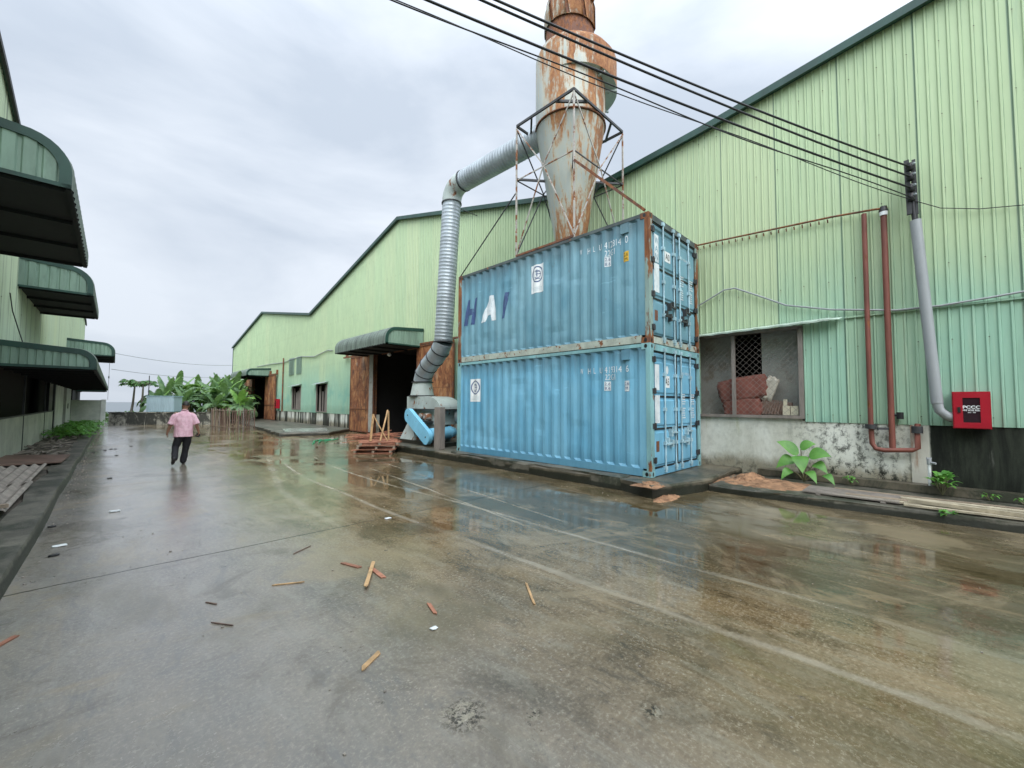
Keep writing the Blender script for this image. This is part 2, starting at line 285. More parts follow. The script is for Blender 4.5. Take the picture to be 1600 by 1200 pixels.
def container_mat(name, base, faded, rust):
    m = Mt(name, .48, .45); x, y, z = m.xyz()
    n = m.noise(.9, (1, 1, .5), 6, .62, .3); st = m.noise(3.2, (1, 2.2, .12), 8, .7)
    c = m.mix(m.step(n, .3, .68), base, faded); c = m.mix(m.step(st, .52, .74, 0, .5), c, k(faded, 1.25)); c = m.mix(m.step(st, .46, .28, 0, .45), c, k(base, .55))
    # soot under the top rail, scabs of rust
    g = m.math('MULTIPLY', m.step(m.math('ADD', z, m.math('MULTIPLY', m.noise(2.5, (1, 2, .3), 6, .7), .9)), 2.45, 3.0), .55); c = m.mix(g, c, (.05, .06, .055))
    sc1 = m.noise(3.6, (1, 1, .7), 9, .75, .3); c = m.mix(m.step(sc1, .72-rust, .76-rust, 0, .9), c, m.ramp(m.noise(9), RUST))
    c = m.mix(m.step(m.noise(11, (1, 1, .5), 7, .8), .66, .70, 0, .5), c, (.03, .06, .08))
    scr = m.math('MULTIPLY', m.step(m.noise(2.0, (1, .5, 5), 7, .75, .5), .60, .66), m.step(m.noise(1.2, (1, 1, 1), 3), .5, .6)); c = m.mix(m.math('MULTIPLY', scr, .45), c, k(faded, 1.5))
    low = m.math('MULTIPLY', m.step(m.math('ADD', z, m.math('MULTIPLY', n, .5)), .75, .35), .35); c = m.mix(low, c, k(base, .45))
    m.col(c); m.rough(m.step(n, .3, .7, .35, .62)); m.bump(m.noise(1.6, (1, 1, 1), 5), .55, .03); return m.m
M['cont_hi'] = container_mat('faded_teal_container_paint', (.11, .265, .35), (.19, .36, .43), .06)
M['cont_lo'] = container_mat('sky_blue_container_paint', (.125, .36, .53), (.20, .455, .61), .035)
M['paletrim'] = paint('chalky_rail_paint', (.40, .44, .38), .18, .26, (1, 1, 1), .65, 4.5, .4)
M['toprail'] = paint('sooty_top_rail', (.07, .09, .09), .3, .18, (1, 1, 1), .7, 2.6, .4)
M['cframe_hi'] = paint('rusting_container_frame_paint', (.24, .34, .31), .2, .56, (1, 1, .22), .6, 2.6, .3)
M['cframe_lo'] = paint('container_frame_paint', (.22, .42, .44), .2, .14, (1, 1, .4), .55, 2.4, .25)
M['lockrod'] = paint('pale_lock_rod', (.36, .52, .58), .25, .12, (1, 1, .4), .45, 6, .3)
M['white'] = plain('white_paint', (.78, .80, .80), .5)
M['decal'] = paint('worn_white_lettering', (.70, .74, .76), .12, 0, (1, 1, .6), .5, 7, .8, (.2, .36, .44), bump=0)
M['navy'] = paint('faded_navy_lettering', (.045, .08, .20), .25, 0, (1, 1, .5), .5, 5, .95, (.13, .28, .36), bump=0)
M['bluebelt'] = paint('sky_blue_guard_paint', (.22, .55, .74), .08, .03, (1, 1, 1), .4, 3, .08)
M['yellow'] = plain('yellow_label', (.75, .45, .03), .5)
M['black'] = plain('black_plastic', (.012, .012, .013), .45)
M['cable'] = plain('black_cable', (.012, .012, .014), .5)
M['pvc'] = paint('grey_pvc', (.30, .315, .325), .06, 0, (1, 1, .3), .45, 2, .18)
M['redpipe'] = paint('red_brown_pipe_paint', (.19, .060, .042), .25, .22, (1, 1, .3), .55, 4, .15)
M['red'] = paint('red_enamel', (.36, .008, .022), .12, 0, (1, 1, 1), .35, 2, .12)
M['glassdark'] = plain('dark_glass', (.03, .015, .02), .12)
M['wood'] = paint('fresh_wood', (.50, .31, .15), .3, 0, (1, 1, 1), .6, 9, .6, (.2, .11, .05))
M['woodred'] = paint('reddish_wood', (.36, .15, .09), .4, 0, (1, 1, 1), .6, 5, .7, (.15, .06, .03))
M['woodold'] = paint('weathered_wood', (.26, .20, .145), .25, 0, (1, 1, 1), .8, 5, .5, (.07, .055, .04))
M['woodgrey'] = paint('grey_wood', (.22, .19, .165), .2, 0, (1, 1, .2), .8, 6, .4)
M['fibro'] = paint('fibre_cement', (.27, .235, .20), .25, 0, (1, 1, 1), .85, 3, .5, (.06, .05, .04))
M['brownboard'] = paint('brown_board', (.16, .10, .075), .25, 0, (1, 1, 1), .6, 2, .4)
M['sack'] = paint('brown_sacking', (.21, .075, .055), .2, 0, (1, 1, 1), .85, 3, .3)
M['paper'] = paint('crumpled_paper', (.50, .46, .38), .15, 0, (1, 1, 1), .8, 8, .2)
M['cream'] = plain('cream_tile', (.66, .60, .45), .5)
M['hose'] = plain('green_hose', (.03, .35, .16), .5)
M['wetplate'] = paint('wet_pale_concrete', (.26, .27, .24), .15, 0, (1, 1, 1), .25, 1.5, .4, (.08, .08, .07))
M['tank'] = paint('pale_blue_sheet', (.42, .55, .60), .12, .0, (1, 1, .2), .5, 2, .2)
def leaf_mat(name, a, b):
    m = Mt(name, .42, .4); c = m.mix(m.step(m.noise(3.5), .3, .7), a, b); m.col(c)
    tr = m.n('ShaderNodeBsdfTranslucent'); m.l(m.mix(.5, c, (.25, .42, .05)), tr.inputs[0]); ms = m.n('ShaderNodeMixShader'); ms.inputs[0].default_value = .28
    m.l(m.b.outputs[0], ms.inputs[1]); m.l(tr.outputs[0], ms.inputs[2]); m.l(ms.outputs[0], m.t.nodes['Material Output'].inputs[0]); return m.m
M['leaf'] = leaf_mat('banana_leaf', (.07, .15, .07), (.19, .30, .14))
M['leafnew'] = leaf_mat('young_leaf', (.12, .28, .06), (.22, .38, .09))
M['leaf2'] = leaf_mat('papaya_leaf', (.06, .16, .05), (.13, .26, .08))
M['taro'] = leaf_mat('broad_leaf', (.07, .22, .04), (.15, .36, .07))
M['stem'] = plain('stem', (.16, .15, .085), .7, var=.3)
M['bark'] = plain('papaya_bark', (.20, .18, .145), .8, var=.25)
M['skin'] = plain('skin', (.26, .135, .085), .5)
def shirt_mat():
    m = Mt('pink_shirt', .8, .2); c = m.mix(m.step(m.noise(7, (1, 1, 1), 5), .3, .7), (.66, .36, .43), (.82, .52, .59)); c = m.mix(m.step(m.noise(60), .45, .65, 0, .5), c, (.85, .66, .70)); m.col(c); m.bump(m.noise(9, (1, 1, .6), 4), .6, .03); return m.m
M['shirt'] = shirt_mat()
M['trousers'] = plain('black_trousers', (.010, .010, .013), .8)
M['shoe'] = plain('black_shoe', (.012, .011, .011), .4)
M['hair'] = plain('dark_hair', (.02, .016, .013), .6)
M['ground'] = concrete('distant_soil', (.06, .06, .035), (.14, .14, .08), .3, (.05, .09, .03), .1, .8)
wm = Mt('pale_water', .35, .25); wm.col((.10, .12, .13)); wm.bump(wm.noise(1.2, (1, 1, 1), 4), .3, .05); M['water'] = wm.m

# ------------------------------------------------------------------ object helpers
PM = {}
def thing(name, label, cat, loc=(0, 0, 0), rotz=0., group=None):
    o = bpy.data.objects.new(name, None); o.empty_display_size = .2; C.objects.link(o)
    o.location = loc; o.rotation_euler = (0, 0, rotz); PM[o] = Matrix.Translation(Vector(loc)) @ Matrix.Rotation(rotz, 4, 'Z')
    tag(o, label, cat, group); return o
def tag(o, label, cat, group=None):
    o['label'] = label; o['category'] = cat
    if group: o['group'] = group
    return o
class MB:
    def __init__(s): s.v = []; s.f = []; s.sm = []; s.marks = []
    def add(s, vs, fs, smooth=False):
        s.marks.append((len(s.v), len(s.f))); b = len(s.v); s.v += [Vector(q) for q in vs]; s.f += [tuple(b+i for i in f) for f in fs]; s.sm += [smooth]*len(fs); return s
    def box(s, x0, x1, y0, y1, z0, z1, T=None, bev=0.):
        vs = [Vector((x, y, z)) for z in (z0, z1) for y in (y0, y1) for x in (x0, x1)]
        if T is not None: vs = [T @ q for q in vs]
        return s.add(vs, [(0, 2, 3, 1), (4, 5, 7, 6), (0, 1, 5, 4), (2, 6, 7, 3), (0, 4, 6, 2), (1, 3, 7, 5)])
    def bar(s, a, b, wd, ht=None, upv=(0, 0, 1)):
        a, b = Vector(a), Vector(b); ht = ht or wd; d = (b-a).normalized(); u = Vector(upv)
        if abs(d.dot(u)) > .98: u = Vector((0, 1, 0))
        r = d.cross(u).normalized(); u = r.cross(d).normalized()
        vs = [p + r*sx*wd/2 + u*sz*ht/2 for p in (a, b) for sx, sz in ((-1, -1), (1, -1), (1, 1), (-1, 1))]
        return s.add(vs, [(3, 2, 1, 0), (4, 5, 6, 7), (0, 1, 5, 4), (1, 2, 6, 5), (2, 3, 7, 6), (3, 0, 4, 7)])
    def tube(s, pts, r, seg=10, cap=True, smooth=True):
        pts = [Vector(p) for p in pts]; n = len(pts); rr = r if isinstance(r, (list, tuple)) else [r]*n
        prev = None; rings = []
        for i in range(n):
            d = (pts[min(i+1, n-1)]-pts[max(i-1, 0)]).normalized()
            if prev is None:
                u = Vector((0, 0, 1)) if abs(d.z) < .9 else Vector((1, 0, 0)); u = (u - d*u.dot(d)).normalized()
            else: u = (prev - d*prev.dot(d)).normalized()
            prev = u; q = d.cross(u); rings.append([pts[i] + (u*math.cos(2*PI*j/seg)+q*math.sin(2*PI*j/seg))*rr[i] for j in range(seg)])
        vs = [p for rg in rings for p in rg]; fs = [(i*seg+j, i*seg+(j+1) % seg, (i+1)*seg+(j+1) % seg, (i+1)*seg+j) for i in range(n-1) for j in range(seg)]
        s.add(vs, fs, smooth)
        if cap: s.add(rings[0], [tuple(range(seg))[::-1]]); s.add(rings[-1], [tuple(range(seg))])
        return s
    def prism(s, poly, off):                     # poly: 3D ring, extruded by off
        n = len(poly); off = Vector(off); vs = [Vector(p) for p in poly]+[Vector(p)+off for p in poly]
        return s.add(vs, [tuple(range(n))[::-1], tuple(range(n, 2*n))]+[(i, (i+1) % n, n+(i+1) % n, n+i) for i in range(n)])
    def each(s, name, mat, parent=None, per=1):
        """one object for every `per` shapes added"""
        outl = []; marks = s.marks[::per]+[(len(s.v), len(s.f))]
        for (v0, f0), (v1, f1) in zip(marks, marks[1:]):
            q = MB(); q.v = s.v[v0:v1]; q.f = [tuple(i-v0 for i in f) for f in s.f[f0:f1]]; q.sm = s.sm[f0:f1]; outl.append(q.build(name, mat, parent))
        return outl
    def build(s, name, mat, parent=None, mw=None, rc=True):
        me = bpy.data.meshes.new(name); base = PM.get(parent, Matrix.Identity(4)) if parent else Matrix.Identity(4)
        if mw is not None: base = mw
        inv = base.inverted(); me.from_pydata([inv @ q for q in s.v], [], s.f); me.polygons.foreach_set('use_smooth', s.sm); me.update()
        if rc:
            bm = bmesh.new(); bm.from_mesh(me); bmesh.ops.recalc_face_normals(bm, faces=bm.faces); bm.to_mesh(me); bm.free()
        o = bpy.data.objects.new(name, me); C.objects.link(o); me.materials.append(M[mat] if isinstance(mat, str) else mat)
        if parent is not None: o.parent = parent
        else: o.matrix_world = base
        PM[o] = base; return o
def struct(o): o['kind'] = 'structure'; return o
def copy_tree(o, parent=None, skip=()):
    c = o.copy(); C.objects.link(c)
    if parent is not None: c.parent = parent
    for ch in [q for q in bpy.data.objects if q.parent == o]: copy_tree(ch, c)
    return c
def arc(c, r, a0, a1, n, plane='xz'):
    o = []
    for i in range(n+1):
        a = a0+(a1-a0)*i/n; o.append((c[0]+r*math.cos(a), c[1]+r*math.sin(a)))
    return o
rnd = random.Random(7)

# text / flat marks as meshes
def text_raw(body, shear=0., bold=0.):
    cu = bpy.data.curves.new('t', 'FONT'); cu.body = body; cu.shear = shear; cu.offset = bold; cu.resolution_u = 3
    o = bpy.data.objects.new('t', cu); C.objects.link(o); dg = bpy.context.evaluated_depsgraph_get(); dg.update()
    me = bpy.data.meshes.new_from_object(o.evaluated_get(dg)); vs = [v.co.copy() for v in me.vertices]; fs = [tuple(p.vertices) for p in me.polygons]
    bpy.data.objects.remove(o); bpy.data.curves.remove(cu); bpy.data.meshes.remove(me); return vs, fs
def text_fit(body, u0, u1, v0, v1, shear=0., bold=0.):
    vs, fs = text_raw(body, shear, bold); xs = [q.x for q in vs]; ys = [q.y for q in vs]; a, b, c, d = min(xs), max(xs), min(ys), max(ys)
    return [(u0+(q.x-a)/(b-a)*(u1-u0), v0+(q.y-c)/(d-c)*(v1-v0)) for q in vs], fs
def rect2(u0, u1, v0, v1): return [(u0, v0), (u1, v0), (u1, v1), (u0, v1)], [(0, 1, 2, 3)]
def merge2(*parts):
    V, Fc = [], []
    for v, f in parts: b = len(V); V += v; Fc += [tuple(b+i for i in q) for q in f]
    return V, Fc
def ring2(cx, cy, rx, ry, t, a0=0, a1=2*PI, n=28):
    V, Fc = [], []
    for i in range(n+1):
        a = a0+(a1-a0)*i/n; V += [(cx+rx*math.cos(a), cy+ry*math.sin(a)), (cx+(rx-t)*math.cos(a), cy+(ry-t)*math.sin(a))]
    return V, [(2*i, 2*i+2, 2*i+3, 2*i+1) for i in range(n)]

# ------------------------------------------------------------------ ground
g = MB()
g.add([(-600, -600, -.02), (600, -600, -.02), (600, 60, -.02), (-600, 60, -.02)], [(0, 1, 2, 3)]); struct(g.build('ground', 'ground'))
g = MB(); g.add([(-900, 60.0, -.25), (900, 60.0, -.25), (900, 2500, -.25), (-900, 2500, -.25)], [(0, 1, 2, 3)]); struct(g.build('water', 'water'))
g = MB(); g.add([(-.85, -14, 0), (10.2, -14, 0), (10.2, 46, 0), (.0, 46, 0)], [(0, 1, 2, 3)]); struct(g.build('road', 'road'))

# left frame: its building line and kerb run 0.83 degrees off the containers
LA = -R(.827)
LM = Matrix.Rotation(LA, 4, 'Z')
def LT(x, y, z=0.): return LM @ Vector((x, y, z))
def mbL(): return MB()
def transf(mb, T):
    mb.v = [T @ q for q in mb.v]; return mb

# kerb and verge on the left
kb = MB(); rr = random.Random(3)
n = 60; ys = [-4+i*.85 for i in range(n)]
top, bot, inn = [], [], []
for y in ys:
    j = rr.uniform(-.018, .018); top.append((-.64+j, y, .12+rr.uniform(-.006, .006))); bot.append((-.60+j*.8+rr.uniform(-.01, .01), y, -.01)); inn.append((-.98+rr.uniform(-.04, .05), y, .12))
V = []
for a, b, c in zip(bot, top, inn): V += [LT(*a), LT(*b), LT(*c)]
kb.add(V, [(3*i, 3*i+3, 3*i+4, 3*i+1) for i in range(n-1)]+[(3*i+1, 3*i+4, 3*i+5, 3*i+2) for i in range(n-1)])
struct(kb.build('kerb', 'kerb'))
vg = MB(); nx, ny = 14, 120
for j in range(ny+1):
    for i in range(nx+1):
        x = -2.15+i*(1.3/nx); y = -4+j*.42; z = .09+.05*mnoise.noise(Vector((x*3, y*2.2, 0)))+.03*mnoise.noise(Vector((x*11, y*9, 4)))
        if i == nx: z = .10
        vg.v.append(LT(x, y, z))
vg.f = [(j*(nx+1)+i, j*(nx+1)+i+1, (j+1)*(nx+1)+i+1, (j+1)*(nx+1)+i) for j in range(ny) for i in range(nx)]; vg.sm = [True]*len(vg.f)
struct(vg.build('verge', 'dirt'))

# slab under the containers and the fan
def rough_slab(name, poly, z1, mat, step=.35, jit=.02, z0=-.01, zj=.008, seed=1, kind=True):
    rr = random.Random(seed); P = []
    m = len(poly)
    for i in range(m):
        a, b = Vector(poly[i]), Vector(poly[(i+1) % m]); L = (b-a).length; q = max(1, int(L/step))
        for t in range(q): P.append(a.lerp(b, t/q)+Vector((rr.uniform(-jit, jit), rr.uniform(-jit, jit))))
    mb = MB(); K = len(P); cx = sum(p.x for p in P)/K; cy = sum(p.y for p in P)/K; cc = Vector((cx, cy))
    r0 = [(p.x, p.y, z0) for p in P]; r1 = [(p.x+rr.uniform(-jit, jit)*.6, p.y+rr.uniform(-jit, jit)*.6, z1-.03+rr.uniform(-zj, zj)) for p in P]
    r2 = [(*(p+(cc-p).normalized()*.035), z1+rr.uniform(-zj, zj)*.5) for p in P]
    mb.add(r0+r1+r2, [(i, (i+1) % K, K+(i+1) % K, K+i) for i in range(K)]+[(K+i, K+(i+1) % K, 2*K+(i+1) % K, 2*K+i) for i in range(K)]+[tuple(range(2*K, 3*K))])
    o = mb.build(name, mat)
    if kind: struct(o)
    return o
rough_slab('container_slab', [(6.78, 3.37), (7.95, 2.98), (10.2, 3.0), (10.2, 14.9), (8.9, 15.7), (7.12, 14.6), (7.06, 9), (7.0, 4.2)], .215, 'slab')
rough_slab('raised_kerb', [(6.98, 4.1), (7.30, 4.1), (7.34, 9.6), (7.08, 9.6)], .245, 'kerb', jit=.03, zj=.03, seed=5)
# kerb and verge under the near wall
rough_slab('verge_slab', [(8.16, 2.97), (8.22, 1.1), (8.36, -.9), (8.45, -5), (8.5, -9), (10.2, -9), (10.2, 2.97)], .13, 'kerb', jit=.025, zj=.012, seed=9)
lg = MB(); lg.box(9.93, 10.2, -9, 2.6, .1, .27); struct(lg.build('wall_footing', 'slab'))
# low loading platform and apron before the far doors
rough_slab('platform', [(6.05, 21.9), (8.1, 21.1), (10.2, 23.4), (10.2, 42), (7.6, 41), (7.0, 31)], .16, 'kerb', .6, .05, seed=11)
g = MB(); g.prism([(6.35, 21.95, .166), (8.15, 21.35, .166), (9.1, 24.2, .166), (7.0, 24.9, .166)], (0, 0, .03)); tag(g.build('concrete_plate', 'wetplate'), 'wet pale concrete plate lying on the low platform before the far windows', 'concrete plate')

# ------------------------------------------------------------------ right-hand factory building
WXR = 10.2
roofline = [(-22, 8.0), (-4.5, 9.42), (-.37, 8.82), (3.66, 8.26), (6.8, 7.96), (9.01, 8.42), (18.27, 10.77), (30.27, 7.8), (42.65, 9.83), (54.5, 7.67)]
def zroof(y):
    for (a, za), (b, zb) in zip(roofline, roofline[1:]):
        if a <= y <= b: return za+(zb-za)*(y-a)/(b-a)
    return roofline[-1][1]
fb = thing('factory_building', 'long pale green corrugated steel factory with a row of low gables behind the blue containers', 'factory building', (WXR, 0, 0))
def corr_wall(mb, xw, ya, yb, pitch, depth, intervals, sgn=-1, rib=.34, T=None):
    """vertical ribbed sheet in plane x=xw; intervals(y) -> list of (z0,z1)"""
    ps = []; y = ya
    while y < yb-1e-6:
        for f, d in ((0, 0), (1-rib, 0), (1-rib*.72, 1), (1-rib*.28, 1)):
            q = y+pitch*f
            if q < yb: ps.append((q, d*depth))
        y += pitch
    ps.append((yb, 0))
    for (y0, d0), (y1, d1) in zip(ps, ps[1:]):
        for z in intervals((y0+y1)/2):
            za, zb2 = z[0], z[1]
            A = za(y0) if callable(za) else za; B = za(y1) if callable(za) else za; Cc = zb2(y0) if callable(zb2) else zb2; D = zb2(y1) if callable(zb2) else zb2
            vs = [(xw+sgn*d0, y0, A), (xw+sgn*d1, y1, B), (xw+sgn*d1, y1, D), (xw+sgn*d0, y0, Cc)]
            mb.add(vs if T is None else [T @ Vector(q) for q in vs], [(0, 1, 2, 3)])
OPEN = [(1.82, 3.86, 1.38, 3.24), (16.25, 20.42, 0, 4.15), (40.55, 45.05, 0, 3.85), (27.05, 28.93, 1.0, 2.84), (31.95, 33.9, 1.1, 2.82)]
def zlow(y): return 1.28 if y < 9.9 else (.95 if y < 60 else 1)
def ivR(y):
    for a, b, c, d in OPEN:
        if a < y < b:
            if c == 0 or a == 1.82: return [(d, zroof)]
            return [(.95, c), (d, zroof)]
    return [(zlow(y), zroof)]
mb = MB(); corr_wall(mb, WXR, -.137*160, 54.5, .137, .023, ivR); wall_r = mb.build('wall', 'sheet', fb, rc=False)
# plinth wall
def plinth_span(mb, a, b, z1, x0=10.215):
    mb.box(x0, x0+.2, a, b, 0, z1)
mb = MB()
for a, b, z1 in ((-22, 1.82, 1.30), (1.82, 3.86, 1.36), (3.86, 16.25, 1.30), (20.42, 27.05, 1.0), (27.05, 28.93, .98), (28.93, 31.95, 1.0), (31.95, 33.9, 1.05), (33.9, 40.55, 1.0), (45.05, 54.5, 1.0)): plinth_span(mb, a, b, z1)
mb.box(10.20, 10.22, .0, .24, .26, 1.27); mb.build('plinth', 'plinth', fb)
mb = MB()
for (a, za), (b, zb) in zip(roofline, roofline[1:]): mb.add([(WXR-.12, a, za+.03), (WXR-.12, b, zb+.03), (48, b, zb+.03), (48, a, za+.03)], [(0, 1, 2, 3)])
mb.build('roof', 'roof', fb)
mb = MB()
for (a, za), (b, zb) in zip(roofline, roofline[1:]):
    mb.prism([(WXR-.19, a, za-.08), (WXR-.19, b, zb-.08), (WXR-.19, b, zb+.08), (WXR-.19, a, za+.08)], (.05, 0, 0))
    mb.prism([(WXR-.13, a, za-.04), (WXR-.13, b, zb-.04), (WXR-.13, b, zb+.0), (WXR-.13, a, za+.0)], (.10, 0, 0))
mb.build('roof_trim', 'trim', fb)
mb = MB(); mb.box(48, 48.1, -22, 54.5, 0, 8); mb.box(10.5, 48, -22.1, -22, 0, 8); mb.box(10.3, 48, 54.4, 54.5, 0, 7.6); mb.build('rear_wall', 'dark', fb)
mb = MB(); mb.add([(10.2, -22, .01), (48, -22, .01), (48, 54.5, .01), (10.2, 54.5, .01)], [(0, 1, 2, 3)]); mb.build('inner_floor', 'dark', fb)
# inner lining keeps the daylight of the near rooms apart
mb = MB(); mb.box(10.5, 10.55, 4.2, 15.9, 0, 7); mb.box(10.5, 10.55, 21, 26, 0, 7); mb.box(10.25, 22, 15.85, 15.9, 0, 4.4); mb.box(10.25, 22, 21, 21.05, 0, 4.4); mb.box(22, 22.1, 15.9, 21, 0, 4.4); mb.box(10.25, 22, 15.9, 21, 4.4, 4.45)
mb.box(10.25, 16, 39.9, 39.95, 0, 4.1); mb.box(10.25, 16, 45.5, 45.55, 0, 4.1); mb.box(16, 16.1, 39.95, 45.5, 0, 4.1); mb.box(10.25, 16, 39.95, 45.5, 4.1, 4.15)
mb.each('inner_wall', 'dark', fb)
# corner flashing on the far end
mb = MB(); mb.box(WXR-.05, WXR+.02, 54.45, 54.6, .9, 7.6); mb.build('corner_flashing', 'trim', fb)
# base flashing strip (door heads)
def jamb(a, b, z, nm='door_frame'):
    mb = MB(); mb.box(10.12, 10.24, a-.09, a, 0, z); mb.box(10.12, 10.24, b, b+.09, 0, z); mb.box(10.12, 10.24, a-.09, b+.09, z, z+.1); return mb.build(nm, 'rust', fb)
jamb(16.25, 20.42, 4.13); jamb(40.55, 45.05, 3.85)
mb = MB(); mb.box(9.98, 10.06, 13.2, 24.2, 4.22, 4.30); 
for y in (14, 16, 21.5, 23.9): mb.box(10.02, 10.17, y, y+.06, 4.24, 4.5)
mb.build('door_rail', 'rust', fb)
mb = MB(); mb.box(9.98, 10.06, 37.3, 48.2, 3.92, 4.0)
for y in (37.5, 39.4, 46, 48): mb.box(10.02, 10.17, y, y+.07, 3.9, 4.3)
mb.build('door_rail', 'rust', fb)
def slide_door(a, b, z0, z1):
    mb = MB(); y = a+.05; ps = []
    mb.box(10.02, 10.055, a+.04, b-.04, z0+.04, z1-.04)
    q = a+.04
    while q < b-.1: mb.box(10.014, 10.02, q+.09, q+.11, z0+.05, z1-.05); q += .9
    d = mb.build('sliding_door', 'rustdoor', fb)
    mb = MB(); mb.box(9.992, 10.06, a, a+.06, z0, z1); mb.box(9.992, 10.06, b-.06, b, z0, z1)
    for z in (z0, z0+1.2, z1-.06): mb.box(9.99, 10.058, a+.06, b-.06, z, z+.06)
    PM[d] = PM[fb]; mb.build('frame', 'rust', d); return d
slide_door(20.36, 23.2, .05, 4.2); slide_door(13.45, 16.2, .22, 4.2)
slide_door(37.6, 40.6, .18, 3.9); slide_door(45.0, 48.0, .18, 3.9)
mb = MB(); mb.box(9.965, 9.988, 20.37, 20.78, .1, 4.15); mb.build('door_edge_sheet', 'greyint', fb)
# big mesh window
wd = MB(); wd.box(10.14, 10.24, 1.78, 3.92, 1.34, 1.40); wd.box(10.14, 10.24, 1.78, 1.86, 1.40, 3.22); wd.box(10.14, 10.2, 3.06, 3.13, 1.40, 3.18); wd.box(10.14, 10.24, 1.78, 3.92, 3.20, 3.26)
win = wd.build('window', 'woodgrey', fb); PM[win] = PM[fb]
mb = MB()
for i in range(-16, 17):
    for sgn in (1, -1):
        # chain-link wires at 45 degrees clipped to the opening
        y0 = 2.84+i*.13; pts = []
        for t in range(0, 33):
            z = 1.40+t*(1.80/32); y = y0+sgn*(z-2.3)
            if 1.86 < y < 3.86: pts.append((10.19+.004*sgn, y, z))
        if len(pts) > 1: mb.bar(pts[0], pts[-1], .004)
mb.build('mesh', 'woodgrey', win)
mb = MB(); P = []   # thin tin lip projecting over the window and past its right side
for i in range(25):
    f = i/24; y = 1.30+2.75*f; zo = 3.285-.055*f; P += [(10.165, y, zo+.07), (9.93-.03*math.sin(f*2.5), y, zo+.008*math.sin(i*1.9))]
mb.add(P, [(2*i, 2*i+2, 2*i+3, 2*i+1) for i in range(24)]); mb.add([q for i in range(25) for q in (P[2*i+1], (P[2*i+1][0]+.004, P[2*i+1][1], P[2*i+1][2]-.028))], [(2*i, 2*i+2, 2*i+3, 2*i+1) for i in range(24)])
mb.add([(10.16, 1.12, 3.335), (10.16, 1.5, 3.345), (9.95, 1.5, 3.30), (9.98, 1.16, 3.27)], [(0, 1, 2, 3)])
mb.build('window_flap', 'tin', fb)
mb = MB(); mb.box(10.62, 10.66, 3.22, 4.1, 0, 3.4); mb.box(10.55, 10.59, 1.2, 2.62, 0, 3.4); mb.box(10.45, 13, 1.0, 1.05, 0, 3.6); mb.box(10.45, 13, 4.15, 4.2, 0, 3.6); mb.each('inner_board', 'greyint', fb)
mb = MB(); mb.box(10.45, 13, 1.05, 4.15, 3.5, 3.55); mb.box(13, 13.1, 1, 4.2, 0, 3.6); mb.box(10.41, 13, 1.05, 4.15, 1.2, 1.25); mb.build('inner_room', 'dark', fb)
# small windows of the far bay: boards inside and a bent tin hood
for a, b, c, d in OPEN[3:]:
    mb = MB(); mb.box(10.16, 10.24, a, a+.07, c, d); mb.box(10.16, 10.24, b-.07, b, c, d); mb.box(10.16, 10.24, a+.07, b-.07, c, c+.06)
    q = mb.build('window', 'woodgrey', fb); PM[q] = PM[fb]
    mb = MB(); y = a+.07
    while y < b-.2:
        wv = rnd.uniform(.15, .3)
        if rnd.random() < .8: mb.box(10.3, 10.33, y, min(b-.08, y+wv), c, d-rnd.uniform(.05, .5))
        y += wv+rnd.uniform(.01, .06)
    mb.build('inner_board', 'woodgrey', q)
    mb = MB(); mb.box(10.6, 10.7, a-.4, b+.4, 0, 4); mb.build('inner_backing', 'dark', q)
    mb = MB(); mb.add([(10.17, a-.15, d+.16), (10.17, b+.1, d+.10), (9.85, b+.12, d-.03), (9.82, a+.5, d-.0), (9.9, a-.2, d+.05)], [(0, 1, 2, 3, 4)]); mb.build('hood', 'galv', q)
for a, b in ((33.54, 34.7), (31.95, 32.96)):
    mb = MB(); mb.box(10.13, 10.17, a, a+.06, 3.8, 4.95); mb.box(10.13, 10.17, b-.06, b, 3.8, 4.95); mb.box(10.13, 10.17, a, b, 4.95, 5.0); mb.box(10.13, 10.17, a, b, 3.75, 3.8)
    z = 3.84
    while z < 4.9: mb.box(10.14, 10.165, a+.06, b-.06, z, z+.05); z += .09
    mb.build('louvre', 'can_panel', fb)

